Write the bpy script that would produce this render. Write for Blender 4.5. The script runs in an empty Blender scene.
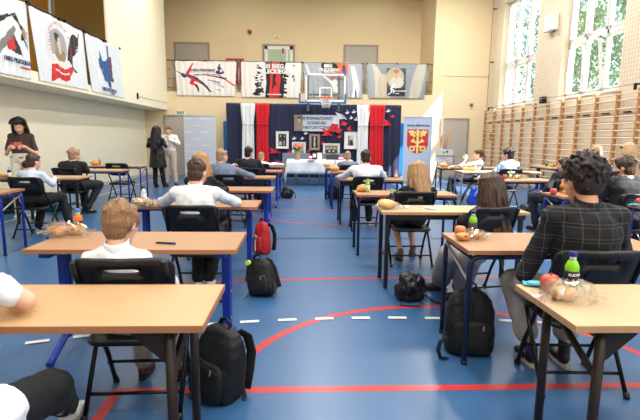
SKY_STRENGTH, SUN_ENERGY, FILL_W, EXPO = .42, 22., 88., .56
import bpy, bmesh, math, random
from mathutils import Vector, Matrix, Euler, Quaternion, noise
from mathutils import geometry as geo
random.seed(7)
R = math.radians
SC = bpy.context.scene
COL = SC.collection
V = Vector

# ------------------------------------------------------------------ camera
FPX, CX, CY = 465.0, 320.0, 210.0
CAMZ = 1.38
YAW, PITCH, ROLL = R(2.30), R(8.78), 0.011
CROT = Matrix.Rotation(-YAW, 3, 'Z') @ Matrix.Rotation(R(90) - PITCH, 3, 'X') @ Matrix.Rotation(ROLL, 3, 'Z')
cam_data = bpy.data.cameras.new('camera')
cam = bpy.data.objects.new('camera', cam_data)
COL.objects.link(cam)
cam.matrix_world = Matrix.Translation((0, 0, CAMZ)) @ CROT.to_4x4()
cam_data.sensor_width = 36
cam_data.lens = FPX / 640 * 36
cam_data.clip_start = 0.05
SC.camera = cam
CP = V((0, 0, CAMZ))

def ray(px, py):
    return CROT @ V(((px - CX) / FPX, -(py - CY) / FPX, -1))
def G(px, py, z=0.0):
    "point of a horizontal plane at height z"
    d = ray(px, py); t = (z - CAMZ) / d.z
    return CP + d * t
def W(px, py, Y):
    "point of the vertical plane y=Y"
    d = ray(px, py); return CP + d * (Y / d.y)
def WX(px, py, X):
    d = ray(px, py); return CP + d * (X / d.x)

# ------------------------------------------------------------------ materials
MATS = {}
def mat(name, col, rough=.6, metal=0., var=.08, scale=12., bump=0., stretch=None, spec=.4, sheen=0., trans=0., alpha=1., emit=None):
    if name in MATS: return MATS[name]
    m = bpy.data.materials.new(name); m.use_nodes = True
    nt = m.node_tree; b = nt.nodes['Principled BSDF']
    b.inputs['Roughness'].default_value = rough
    b.inputs['Metallic'].default_value = metal
    b.inputs['Specular IOR Level'].default_value = spec
    if sheen: b.inputs['Sheen Weight'].default_value = sheen
    if trans: b.inputs['Transmission Weight'].default_value = trans
    if alpha < 1: b.inputs['Alpha'].default_value = alpha
    tc = nt.nodes.new('ShaderNodeTexCoord'); mp = nt.nodes.new('ShaderNodeMapping')
    nz = nt.nodes.new('ShaderNodeTexNoise'); nz.inputs['Scale'].default_value = scale
    nz.inputs['Detail'].default_value = 4
    if stretch: mp.inputs['Scale'].default_value = stretch
    nt.links.new(tc.outputs['Object'], mp.inputs['Vector']); nt.links.new(mp.outputs['Vector'], nz.inputs['Vector'])
    mx = nt.nodes.new('ShaderNodeMix'); mx.data_type = 'RGBA'
    a = [max(0, c * (1 - var)) for c in col]; c2 = [min(1, c * (1 + var)) for c in col]
    mx.inputs[6].default_value = (*a, 1); mx.inputs[7].default_value = (*c2, 1)
    nt.links.new(nz.outputs['Fac'], mx.inputs[0]); nt.links.new(mx.outputs[2], b.inputs['Base Color'])
    if bump:
        bp = nt.nodes.new('ShaderNodeBump'); bp.inputs['Strength'].default_value = bump; bp.inputs['Distance'].default_value = .02
        nt.links.new(nz.outputs['Fac'], bp.inputs['Height']); nt.links.new(bp.outputs['Normal'], b.inputs['Normal'])
    if emit:
        b.inputs['Emission Color'].default_value = (*emit[0], 1); b.inputs['Emission Strength'].default_value = emit[1]
    MATS[name] = m
    return m

def srgb(r, g, b):
    f = lambda c: (c / 255 / 12.92) if c <= 10 else (((c / 255) + .055) / 1.055) ** 2.4
    return (f(r), f(g), f(b))

# ------------------------------------------------------------------ mesh builder
class MB:
    def __init__(s, *mats):
        s.bm = bmesh.new(); s.mats = list(mats); s.mi = 0; s.smooth = False
    def use(s, m, smooth=None):
        if m not in s.mats: s.mats.append(m)
        s.mi = s.mats.index(m)
        if smooth is not None: s.smooth = smooth
        return s
    def face(s, vs):
        try: f = s.bm.faces.new(vs)
        except ValueError: return None
        f.material_index = s.mi; f.smooth = s.smooth
        return f
    def box(s, c, size, rot=None, bev=0.):
        M = Matrix.Translation(c) @ (rot.to_4x4() if rot else Matrix.Identity(4))
        hx, hy, hz = (q / 2 for q in size)
        r = bmesh.ops.create_cube(s.bm, size=1, matrix=M @ Matrix.Diagonal((size[0], size[1], size[2], 1)))
        vs = r['verts']; fs = set(f for v in vs for f in v.link_faces)
        for f in fs: f.material_index = s.mi; f.smooth = False
        if bev:
            es = list(set(e for v in vs for e in v.link_edges))
            rr = bmesh.ops.bevel(s.bm, geom=es, offset=bev, segments=2, affect='EDGES', profile=.5)
            for f in rr['faces']: f.material_index = s.mi; f.smooth = s.smooth
        return s
    def box2(s, a, b, bev=0.):
        a, b = V(a), V(b)
        return s.box((a + b) / 2, [abs(q) for q in (b - a)], None, bev)
    def ring(s, c, ax, ay, rx, ry, n=12):
        return [s.bm.verts.new(c + ax * (rx * math.cos(2 * math.pi * i / n)) + ay * (ry * math.sin(2 * math.pi * i / n))) for i in range(n)]
    def skin(s, rings, cap0=True, cap1=True, sm=True):
        old = s.smooth; s.smooth = sm
        for a, b in zip(rings, rings[1:]):
            n = len(a)
            for i in range(n): s.face((a[i], a[(i + 1) % n], b[(i + 1) % n], b[i]))
        s.smooth = False
        if cap0: s.face(rings[0][::-1])
        if cap1: s.face(rings[-1])
        s.smooth = old
        return s
    def cyl(s, p0, p1, r0, r1=None, n=12, caps=True):
        p0, p1 = V(p0), V(p1); r1 = r0 if r1 is None else r1
        d = (p1 - p0).normalized(); ax = d.orthogonal().normalized(); ay = d.cross(ax)
        return s.skin([s.ring(p0, ax, ay, r0, r0, n), s.ring(p1, ax, ay, r1, r1, n)], caps, caps)
    def tube(s, pts, r, n=8, flat=None):
        "round (or flat=(half width, half thickness)) tube through points"
        pts = [V(p) for p in pts]; rings = []; prev = None
        for i, p in enumerate(pts):
            d = (pts[min(i + 1, len(pts) - 1)] - pts[max(i - 1, 0)])
            d = d.normalized() if d.length > 1e-9 else V((0, 0, 1))
            ax = d.orthogonal().normalized() if prev is None else (prev - d * prev.dot(d)).normalized()
            prev = ax; ay = d.cross(ax)
            ri = r[i] if isinstance(r, (list, tuple)) else r
            rings.append(s.ring(p, ax, ay, *(flat if flat else (ri, ri)), n))
        return s.skin(rings)
    def ell(s, c, rad, rot=None, u=16, v=10):
        M = Matrix.Translation(c) @ (rot.to_4x4() if rot else Matrix.Identity(4)) @ Matrix.Diagonal((*rad, 1))
        r = bmesh.ops.create_uvsphere(s.bm, u_segments=u, v_segments=v, radius=1, matrix=M)
        for f in set(f for q in r['verts'] for f in q.link_faces): f.material_index = s.mi; f.smooth = True
        return s
    def capsule(s, p0, p1, r0, r1=None, n=12, flat=1.):
        p0, p1 = V(p0), V(p1); r1 = r0 if r1 is None else r1
        d = (p1 - p0); L = d.length; d = d / L if L > 1e-6 else V((0, 0, 1))
        ax = d.orthogonal().normalized(); ay = d.cross(ax); rings = []
        for k in range(1, 5):
            a = math.pi / 2 * k / 4
            rings.append(s.ring(p0 - d * r0 * math.cos(a), ax, ay, r0 * math.sin(a), r0 * math.sin(a) * flat, n))
        for k in range(0, 4):
            a = math.pi / 2 * k / 4
            rings.append(s.ring(p1 + d * r1 * math.sin(a), ax, ay, r1 * math.cos(a), r1 * math.cos(a) * flat, n))
        return s.skin(rings)
    def loft(s, secs, n=16, xdir=V((1, 0, 0))):
        "secs: (centre, rx, ry) rings across the path"
        cs = [V(q[0]) for q in secs]; rings = []
        for i, (c, rx, ry) in enumerate(secs):
            d = (cs[min(i + 1, len(cs) - 1)] - cs[max(i - 1, 0)]).normalized()
            ax = (xdir - d * xdir.dot(d)).normalized(); ay = d.cross(ax)
            rings.append(s.ring(cs[i], ax, ay, rx, ry, n))
        return s.skin(rings)
    def prism(s, poly, M, depth):
        "2D polygon extruded along local z by depth, placed by matrix M"
        a = [s.bm.verts.new(M @ V((x, y, 0))) for x, y in poly]
        b = [s.bm.verts.new(M @ V((x, y, depth))) for x, y in poly]
        n = len(poly)
        s.face(a[::-1]); s.face(b)
        for i in range(n): s.face((a[i], a[(i + 1) % n], b[(i + 1) % n], b[i]))
        return s
    def lathe(s, prof, c=(0, 0, 0), n=20):
        c = V(c); rings = [s.ring(c + V((0, 0, z)), V((1, 0, 0)), V((0, 1, 0)), r, r, n) for r, z in prof]
        return s.skin(rings)
    def add_mesh(s, me, M=None):
        vs = [s.bm.verts.new((M @ v.co) if M else v.co) for v in me.vertices]
        for p in me.polygons:
            f = s.face([vs[i] for i in p.vertices])
            if f: f.smooth = s.smooth
        return s
    def data(s, name):
        me = bpy.data.meshes.new(name)
        bmesh.ops.recalc_face_normals(s.bm, faces=s.bm.faces)
        s.bm.to_mesh(me); s.bm.free()
        for m in s.mats: me.materials.append(m)
        return me
    def build(s, name, parent=None, loc=None, kind=None):
        o = bpy.data.objects.new(name, s.data(name)); COL.objects.link(o)
        if parent: o.parent = parent
        if loc: o.location = loc
        if kind: o['kind'] = kind
        return o

def new(name, me, parent=None):
    o = bpy.data.objects.new(name, me); COL.objects.link(o)
    if parent: o.parent = parent
    return o
def tag(o, label, cat, group=None, kind=None):
    o['label'] = label; o['category'] = cat
    if group: o['group'] = group
    if kind: o['kind'] = kind
    return o
def thing(name, label, cat, loc=(0, 0, 0), rz=0., group=None, rot=None):
    o = bpy.data.objects.new(name, None); COL.objects.link(o)
    o.empty_display_size = .1
    o.location = loc; o.rotation_euler = rot if rot else (0, 0, rz)
    return tag(o, label, cat, group)
def dup(root, loc, rz, label, group=None, scale=None):
    r = root.copy(); COL.objects.link(r); r.location = loc; r.rotation_euler = (0, 0, rz)
    r['label'] = label
    if group: r['group'] = group
    if scale: r.scale = scale
    for ch in list(root.children):
        c = ch.copy(); COL.objects.link(c); c.parent = r
        for g in list(ch.children):
            d = g.copy(); COL.objects.link(d); d.parent = c
    return r
def struct(o):
    o['kind'] = 'structure'; return o

def rrect(w, h, r, n=5):
    pts = []
    for cx, cy, a0 in ((w / 2 - r, h / 2 - r, 0), (-w / 2 + r, h / 2 - r, 90), (-w / 2 + r, -h / 2 + r, 180), (w / 2 - r, -h / 2 + r, 270)):
        for k in range(n + 1):
            a = R(a0 + 90 * k / n); pts.append((cx + r * math.cos(a), cy + r * math.sin(a)))
    return pts

def text_data(body, size, align='CENTER', bold=0.):
    cu = bpy.data.curves.new('t', 'FONT'); cu.body = body; cu.size = size; cu.align_x = align; cu.align_y = 'CENTER'
    cu.extrude = .0015; cu.offset = bold; cu.resolution_u = 2
    o = bpy.data.objects.new('t', cu); COL.objects.link(o)
    dg = bpy.context.evaluated_depsgraph_get()
    me = bpy.data.meshes.new_from_object(o.evaluated_get(dg))
    bpy.data.objects.remove(o)
    return me

def remesh(mb, voxel, it=3, disp=None):
    "union of overlapping closed shells as one smooth surface"
    me = mb.data('tmp'); o = bpy.data.objects.new('tmp', me); COL.objects.link(o)
    md = o.modifiers.new('r', 'REMESH'); md.mode = 'VOXEL'; md.voxel_size = voxel; md.use_smooth_shade = True
    if it:
        sm = o.modifiers.new('s', 'SMOOTH'); sm.factor = .5; sm.iterations = it
    dg = bpy.context.evaluated_depsgraph_get()
    out = bpy.data.meshes.new_from_object(o.evaluated_get(dg))
    bpy.data.objects.remove(o); bpy.data.meshes.remove(me)
    if disp:
        nr = [v.normal.copy() for v in out.vertices]
        for v, n in zip(out.vertices, nr): v.co += n * disp(v.co)
    for p in out.polygons: p.use_smooth = True
    return out

# painting a printed surface: a fine grid whose faces take their ink from shapes
def in_poly(x, y, poly):
    c = False; j = len(poly) - 1
    for i in range(len(poly)):
        xi, yi = poly[i]; xj, yj = poly[j]
        if (yi > y) != (yj > y) and x < (xj - xi) * (y - yi) / (yj - yi) + xi: c = not c
        j = i
    return c
def in_shape(sh, x, y):
    k = sh[0]
    if k == 'poly': return in_poly(x, y, sh[1])
    if k == 'rect': a, b, c, d = sh[1]; return a <= x <= c and b <= y <= d
    if k == 'ell':
        cx, cy, rx, ry, ro = sh[1]; dx, dy = x - cx, y - cy
        c, s = math.cos(R(ro)), math.sin(R(ro)); u, w = dx * c + dy * s, -dx * s + dy * c
        return (u / rx) ** 2 + (w / ry) ** 2 <= 1
    if k == 'ring':
        cx, cy, rx, ry, t = sh[1]; dx, dy = x - cx, y - cy
        q = (dx / rx) ** 2 + (dy / ry) ** 2
        return q <= 1 and (dx / (rx - t)) ** 2 + (dy / (ry - t)) ** 2 >= 1
    if k == 'line':
        pts, r0, r1 = sh[1]; n = len(pts) - 1
        for i in range(n):
            (x0, y0), (x1, y1) = pts[i], pts[i + 1]; dx, dy = x1 - x0, y1 - y0
            t = max(0, min(1, ((x - x0) * dx + (y - y0) * dy) / (dx * dx + dy * dy + 1e-9)))
            r = r0 + (r1 - r0) * (i + t) / n
            if (x - x0 - dx * t) ** 2 + (y - y0 - dy * t) ** 2 <= r * r: return True
        return False
    if k == 'fn': return sh[1](x, y)
def printed(name, base, shapes, w, h, nx, ny, pos, parent=None):
    "pos(u,v): world/local point of the print at u in 0..w, v in 0..h"
    mb = MB(base)
    for sh in shapes:
        if sh[2] not in mb.mats: mb.mats.append(sh[2])
    g = [[mb.bm.verts.new(pos(w * i / nx, h * j / ny)) for i in range(nx + 1)] for j in range(ny + 1)]
    mb.smooth = True
    for j in range(ny):
        for i in range(nx):
            x, y = w * (i + .5) / nx, h * (j + .5) / ny; mi = 0
            for sh in shapes:
                if in_shape(sh, x, y): mi = mb.mats.index(sh[2])
            mb.mi = mi
            mb.face((g[j][i], g[j][i + 1], g[j + 1][i + 1], g[j + 1][i]))
    return mb
# ================================================================== materials
M_LWALL = mat('paint_cream', srgb(246, 237, 210), .75, var=.02, scale=3)
M_BWALL = mat('paint_tan', srgb(228, 208, 170), .75, var=.02, scale=3)
M_RWALL = mat('paint_warm', srgb(224, 208, 184), .75, var=.02, scale=3)
M_OCHRE = mat('paint_ochre', srgb(196, 168, 108), .75, var=.03, scale=3)
M_ORANGE = mat('paint_orange', srgb(214, 158, 66), .75, var=.03, scale=3)
M_CEIL = mat('ceiling_white', srgb(214, 212, 204), .8, var=.02, scale=3)
M_WHITE = mat('white_plastic', srgb(236, 236, 232), .4, var=.02)
M_PVC = mat('white_window_pvc', srgb(226, 226, 226), .4, var=.02)
M_BLACKM = mat('black_metal', (.012, .012, .014), .35, .3, var=.2)
M_GREYM = mat('grey_metal', (.35, .36, .38), .35, .8, var=.1)
M_DOOR = mat('door_grey', srgb(176, 168, 156), .55, var=.05, scale=2, stretch=(12, 12, .6))
M_DOORF = mat('door_frame_grey', srgb(150, 140, 126), .5, var=.04)
M_RED = mat('red_plastic', srgb(190, 24, 30), .4, var=.06)

def glass_mat():
    m = bpy.data.materials.new('window_glass'); m.use_nodes = True; nt = m.node_tree
    nt.nodes.remove(nt.nodes['Principled BSDF']); out = nt.nodes['Material Output']
    tr = nt.nodes.new('ShaderNodeBsdfTransparent'); gl = nt.nodes.new('ShaderNodeBsdfGlossy'); mx = nt.nodes.new('ShaderNodeMixShader')
    tr.inputs[0].default_value = (.95, .98, 1, 1); gl.inputs['Roughness'].default_value = .02; mx.inputs[0].default_value = .07
    nt.links.new(tr.outputs[0], mx.inputs[1]); nt.links.new(gl.outputs[0], mx.inputs[2]); nt.links.new(mx.outputs[0], out.inputs[0])
    return m
M_GLASS = glass_mat()
def film_mat(name, tint, fac, rough=.12):
    m = bpy.data.materials.new(name); m.use_nodes = True; nt = m.node_tree
    nt.nodes.remove(nt.nodes['Principled BSDF']); out = nt.nodes['Material Output']
    tr = nt.nodes.new('ShaderNodeBsdfTransparent'); gl = nt.nodes.new('ShaderNodeBsdfGlossy'); mx = nt.nodes.new('ShaderNodeMixShader')
    nz = nt.nodes.new('ShaderNodeTexNoise'); nz.inputs['Scale'].default_value = 40; mr = nt.nodes.new('ShaderNodeMapRange')
    mr.inputs['From Min'].default_value = .35; mr.inputs['From Max'].default_value = .7
    mr.inputs['To Min'].default_value = fac * .4; mr.inputs['To Max'].default_value = fac * 1.6
    nt.links.new(nz.outputs['Fac'], mr.inputs['Value']); nt.links.new(mr.outputs['Result'], mx.inputs[0])
    tr.inputs[0].default_value = (*tint, 1); gl.inputs['Roughness'].default_value = rough
    nt.links.new(tr.outputs[0], mx.inputs[1]); nt.links.new(gl.outputs[0], mx.inputs[2]); nt.links.new(mx.outputs[0], out.inputs[0])
    return m
M_FILM = film_mat('clear_wrap', (.985, .985, .985), .3, .1)
M_BBGLASS = film_mat('backboard_glass', (.9, .93, .95), .06, .05)

# ================================================================== room shell
XL, XR, YB, YF, HC = -5.56, 6.7, 17.0, -6.0, 6.9
XG = -4.75       # front of the side gallery
XO = 4.68        # end of the back gallery
ZG = 2.95        # back gallery floor
# floor with its painted court lines (one mesh, lines are paint lying in the floor's surface)
M_FLOOR = mat('blue_sports_floor', srgb(52, 94, 140), .34, var=.07, scale=1.3, spec=.7)
M_LRED = mat('court_paint_red', srgb(196, 62, 62), .3, var=.05)
M_LWHITE = mat('court_paint_white', srgb(222, 222, 216), .3, var=.04)
M_LGREEN = mat('court_paint_green', srgb(62, 108, 132), .3, var=.04)
fl = MB(M_FLOOR)
fl.box2((XL, YF, -.1), (XR, YB, 0))
LZ = [.0006]
def line(mb, pts, w, m):
    mb.use(m); LZ[0] += .00012; z = LZ[0]; L = []
    for i, p in enumerate(pts):
        a, b = pts[max(0, i - 1)], pts[min(len(pts) - 1, i + 1)]
        d = V((b[0] - a[0], b[1] - a[1], 0)).normalized(); n = V((-d.y, d.x, 0)) * w / 2
        q = V((p[0], p[1], z)); L.append((mb.bm.verts.new(q + n), mb.bm.verts.new(q - n)))
    for a, b in zip(L, L[1:]): mb.face((a[0], a[1], b[1], b[0]))
def arc(cx, cy, r, a0, a1, n=64):
    return [(cx + r * math.cos(R(a0 + (a1 - a0) * i / n)), cy + r * math.sin(R(a0 + (a1 - a0) * i / n))) for i in range(n + 1)]
line(fl, [(-1.0, 2.40), (6.2, 2.42)], .06, M_LRED)
line(fl, [(-1.0, 2.43), (-1.0, -3)], .06, M_LRED)
line(fl, arc(.95, 2.29, 1.38, 0, 180), .06, M_LRED)
line(fl, [(-1.9, 4.3), (.2, 4.45), (4.9, 4.62)], .05, M_LRED)
line(fl, arc(.55, 8.95, 1.55, 180, 360), .055, M_LRED)
line(fl, arc(.55, 8.95, 1.55, 0, 180), .055, M_LRED)
line(fl, [(-1.9, 8.9), (4.9, 8.9)], .055, M_LRED)
line(fl, [(-1.2, 8.9), (-1.2, 14.6)], .055, M_LRED)
line(fl, [(2.4, 8.9), (2.4, 14.6)], .055, M_LRED)
for k in range(-26, 26):                                   # dashed arc
    a0 = 90.5 + k * 2.24
    line(fl, arc(.6, -3.87, 7.3, a0, a0 + 1.12, 3), .045, M_LWHITE)
line(fl, [(XL + .85, YF), (XL + .85, YB - .8)], .05, M_LWHITE)
line(fl, [(XL + .85, YB - .8), (XR - .8, YB - .8)], .05, M_LWHITE)
line(fl, [(-2.4, 6.35), (3.2, 6.35)], .04, M_LGREEN)
line(fl, [(-3.5, 5.6), (-3.1, 6.4), (-2.4, 7.4)], .04, M_LGREEN)
floor = struct(fl.build('floor'))
struct(MB(M_CEIL).box2((-8, YF, HC), (XR + .35, 19.2, HC + .2)).build('ceiling'))

def wall(name, boxes, m):
    mb = MB(m)
    for a, b in boxes: mb.box2(a, b)
    return struct(mb.build(name))
wall('wall_left', [((XL - .2, YF, 0), (XL, YB, 2.32))], M_LWALL)
wall('wall_left_upper', [((XG - .05, 12.05, 2.3), (XG, YB, HC))], M_LWALL)
wall('wall_back', [((XL, YB, 0), (XR, YB + .2, ZG)), ((XO, YB, ZG), (XR, YB + .2, HC))], M_BWALL)
wall('wall_back_upper', [((-8, 19, ZG), (XO + .2, 19.2, HC))], M_BWALL)
wall('wall_back_end', [((XO, YB + .2, ZG), (XO + .2, 19, HC))], M_BWALL)
wall('wall_front', [((-8, YF - .2, 0), (XR, YF, HC))], M_LWALL)
struct(MB(M_BWALL).box2((-8, YB + .2, ZG - .25), (XO + .2, 19.2, ZG)).build('floor_gallery_back'))
struct(MB(M_LWALL).box2((-8, YF, 2.3), (XG, 12.05, 2.5)).box2((-8, 12.05, 2.3), (XG - .05, YB, 2.5)).build('floor_gallery_left'))
# outer wall of the side gallery with its tall narrow window
gw = WX(48, 7, -7.6); gw2 = WX(54.5, 7, -7.6)
wy0, wy1 = gw.y, gw2.y
wall('wall_gallery', [((-7.8, wy1, 2.5), (-7.6, 19, HC)), ((-7.8, wy0, 2.5), (-7.6, wy1, 4.2)), ((-7.8, wy0, 6.4), (-7.6, wy1, HC))], M_OCHRE)
wall('wall_gallery_orange', [((-7.8, YF, 2.5), (-7.6, wy0, HC))], M_ORANGE)
wg = struct(MB(M_PVC).box2((-7.74, wy0, 4.2), (-7.68, wy0 + .06, 6.4)).box2((-7.74, wy1 - .06, 4.2), (-7.68, wy1, 6.4))
            .box2((-7.74, wy0, 4.2), (-7.68, wy1, 4.26)).box2((-7.74, wy0, 6.34), (-7.68, wy1, 6.4)).build('window_7'))
MB(M_GLASS).box2((-7.715, wy0 + .06, 4.26), (-7.705, wy1 - .06, 6.34)).build('glass', wg)

# right wall with six windows
WIN = [(13.6, 16.0), (9.9, 12.25), (6.25, 8.6), (2.6, 4.95), (-1.05, 1.3), (-4.7, -2.35)]
ZS, ZH = 2.47, 5.85
bx = [((XR, YF, 0), (XR + .35, YB, ZS)), ((XR, YF, ZH), (XR + .35, YB, HC))]
ys = [YF] + [q for w in reversed(WIN) for q in w] + [YB]
for a, b in zip(ys[0::2], ys[1::2]): bx.append(((XR, a, ZS), (XR + .35, b, ZH)))
wall('wall_right', bx, M_RWALL)
def window(n, y0, y1, opened):
    xw = XR + .17; t = .055
    r = MB(M_PVC)
    def bar(a, b, d=.07): r.box2((xw, a[0], a[1]), (xw + d, b[0], b[1]), .006)
    ZT = 3.82
    bar((y0, ZS), (y0 + .07, ZH)); bar((y1 - .07, ZS), (y1, ZH)); bar((y0, ZS), (y1, ZS + .07)); bar((y0, ZH - .07), (y1, ZH))
    bar((y0, ZT - .05), (y1, ZT + .06), .09)
    w3 = (y1 - y0) / 3
    for k in (1, 2): bar((y0 + w3 * k - .04, ZS), (y0 + w3 * k + .04, ZH), .085)
    root = struct(r.build('window_%d' % n))
    for k in range(3):
        for j, (a, b) in enumerate(((ZS, ZT), (ZT, ZH))):
            ya, yb = y0 + w3 * k + .045, y0 + w3 * (k + 1) - .045; za, zb = a + .07, b - .07
            s = MB(M_PVC)
            for q in (((ya, za), (ya + t, zb)), ((yb - t, za), (yb, zb)), ((ya, za), (yb, za + t)), ((ya, zb - t), (yb, zb))):
                s.box2((-.02, q[0][0] - ya, q[0][1] - za), (.045, q[1][0] - ya, q[1][1] - za), .005)
            so = s.build('sash', root, (xw, ya, za))
            MB(M_GLASS).box2((.008, t - .005, t - .005), (.016, yb - ya - t + .005, zb - za - t + .005)).build('glass', so)
            if j == 0:
                MB(M_WHITE).box((-.03, yb - ya - .03, (zb - za) * .42), (.03, .025, .13), None, .006).build('handle', so)
                if opened and k == 1: so.rotation_euler = (0, R(-7), 0)
    sill = MB(M_PVC).box2((XR - .03, y0 - .02, ZS - .035), (xw, y1 + .02, ZS), .006).build('window_sill', root)
for i, (a, b) in enumerate(WIN): window(i + 1, a, b, i == 1)

# baseboards and mouldings
M_BASE = mat('baseboard_grey', srgb(200, 196, 186), .5, var=.03)
struct(MB(M_BASE).box2((XL, YF, 0), (XL + .015, YB, .09)).build('baseboard_left'))
struct(MB(M_BASE).box2((XL, YB - .015, 0), (XR, YB, .09)).build('baseboard_back'))
struct(MB(M_BASE).box2((XR - .015, YF, 0), (XR, YB, .09)).build('baseboard_right'))
struct(MB(M_CEIL).box2((-7.6, 18.85, HC - .1), (XO, 19, HC)).box2((-7.6, 18.93, HC - .16), (XO, 19, HC - .1)).build('trim_1'))

# doors
def door(n, x0, x1, z0, z1, y, glazed=False):
    f = MB(M_DOORF)
    f.box2((x0 - .07, y - .05, z0), (x0, y, z1 + .07)).box2((x1, y - .05, z0), (x1 + .07, y, z1 + .07)).box2((x0, y - .05, z1), (x1, y, z1 + .07))
    root = struct(f.build('door_%d' % n))
    l = MB(M_PVC if glazed else M_DOOR)
    if glazed:
        mg = mat('door_glass_green', srgb(176, 198, 172), .12, var=.12, scale=2)
        l.box2((x0, y - .04, z0), (x0 + .12, y - .005, z1)).box2((x1 - .12, y - .04, z0), (x1, y - .005, z1)).box2((x0, y - .04, z1 - .12), (x1, y - .005, z1))
        l.box2((x0, y - .04, z0), (x1, y - .005, z0 + .3)).box2(((x0 + x1) / 2 + .28, y - .042, z0), ((x0 + x1) / 2 + .36, y - .005, z1))
        l.build('leaf', root)
        MB(mg).box2((x0 + .1, y - .025, z0 + .28), (x1 - .1, y - .012, z1 - .1)).build('glass', root)
    else:
        l.box2((x0, y - .035, z0), (x1, y - .004, z1)); l.build('leaf', root)
    MB(M_GREYM).box2((x0 + .06, y - .06, z0 + .95), (x0 + .1, y - .03, z0 + 1.15)).cyl((x0 + .08, y - .08, z0 + 1.07), (x0 + .2, y - .08, z0 + 1.07), .01).build('handle', root)
a, b = W(166, 120, YB), W(192, 120, YB); door(1, a.x, b.x, 0, 2.07, YB)
a, b = W(443, 122, YB), W(467, 122, YB); door(2, a.x, b.x, 0, 2.08, YB)
a, b = W(176, 44, 19), W(208, 60, 19); door(3, a.x, b.x, ZG, a.z, 19)
a, b = W(264.5, 46, 19), W(293, 60, 19); door(4, a.x, b.x, ZG, a.z, 19, True)
a, b = W(345.5, 46.5, 19), W(376, 60, 19); door(5, a.x, b.x, ZG, a.z, 19)
door(6, XO - .001 - .9, XO - .001, ZG, ZG + .01, 18.99) if False else None
MB(mat('sticker_red', srgb(190, 60, 50), .5)).box2((W(282, 51, 19).x, 18.955, W(282, 53.5, 19).z), (W(284, 51, 19).x, 18.965, W(282, 48.5, 19).z)).build('fire_sticker', bpy.data.objects['door_4'])

# gallery railings
def rail_back():
    root = thing('gallery_railing', 'thin metal railing along the back gallery edge behind the hanging banners', 'railing', (0, YB + .06, ZG))
    x0, x1 = XG + .02, XO - .02; h = W(302, 62, YB).z - ZG
    MB(M_GREYM).tube([(x0, 0, h), (x1, 0, h)], .022).build('handrail', root)
    for k in (.12, .38, .64): MB(M_GREYM).tube([(x0, 0, k * h / .9), (x1, 0, k * h / .9)], .012).build('crossbar', root)
    for px in (172.5, 238.2, 239.6, 302, 303.6, 363.5, 365.5, 427, 429):
        x = W(px, 62, YB + .06).x
        MB(M_GREYM).tube([(x, 0, 0), (x, 0, h)], .017).build('post', root)
    return h
RH = rail_back()
def rail_left():
    root = thing('gallery_railing', 'dark metal handrail and posts along the left side gallery with three sagging banners', 'railing', (XG - .06, 0, 2.5))
    MB(M_BLACKM).tube([(0, YF + .1, 1.16), (0, 12.02, 1.16)], .02).build('handrail', root)
    MB(M_GREYM).tube([(0, YF + .1, .5), (0, 12.02, .5)], .012).build('crossbar', root)
    for y in (-4, -2, 0, 2, 4, 5.95, 7.97, 10.02, 11.97): 
        MB(M_GREYM).tube([(0, y, 0), (0, y, 1.16)], .02).build('post', root)
        MB(M_BLACKM).box((.03, y, 1.15), (.05, .05, .05)).build('clamp', root)
rail_left()

# ================================================================== fixtures
def box_obj(name, m, a, b, label, cat, bev=0., group=None):
    a, b = V(a), V(b); c = (a + b) / 2
    o = MB(m).box((0, 0, 0), [abs(q) for q in (b - a)], None, bev).build(name, None, c)
    return tag(o, label, cat, group)
# siren
p = W(249.5, 32, 19); t = thing('siren', 'round red alarm siren high on the back gallery wall', 'siren', p)
MB(M_RED).cyl((0, 0, 0), (0, -.08, 0), .085, .075, 20).build('body', t); MB(M_RED).cyl((0, -.08, 0), (0, -.1, 0), .045, .035, 16).build('dome', t)
p = W(277, 37, 19); t = thing('emergency_lamp', 'small white emergency lamp on the wall above the glazed gallery door', 'lamp', p)
MB(M_WHITE).box((0, -.03, 0), (.24, .06, .07), None, .012).build('housing', t); MB(M_GREYM).box((.0, -.063, -.005), (.12, .006, .03)).build('lens', t)
# hydrant cabinet on the gallery
a, b = W(226, 58.5, 18.9), W(244, 62, 18.9)
t = thing('hydrant_cabinet', 'red fire hydrant cabinet behind the railing between the two white gallery banners', 'cabinet', ((a.x + b.x) / 2, 19, ZG))
w = b.x - a.x; h = a.z - ZG
MB(M_RED).box2((-w / 2, -.16, .5), (w / 2, -.003, h)).build('body', t); MB(mat('red_dark', srgb(150, 20, 26), .4)).box2((-w / 2 + .05, -.175, .55), (w / 2 - .05, -.16, h - .06)).build('door', t)
# exit sign
a, b = W(175, 115, YB - .05), W(185, 111, YB - .05)
t = thing('exit_sign', 'green and white exit sign over the back door on the left', 'sign', ((a.x + b.x) / 2, YB, (a.z + b.z) / 2))
w, h = b.x - a.x, b.z - a.z
MB(M_WHITE).box((0, -.025, 0), (w, .05, h), None, .008).build('housing', t)
me = text_data('EXIT', h * .95, bold=.006); mm = MB(mat('sign_green', srgb(10, 116, 80), .5)); mm.add_mesh(me, Matrix.Translation((.03, -.053, 0)) @ Matrix.Rotation(R(90), 4, 'X')); mm.build('lettering', t)
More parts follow.
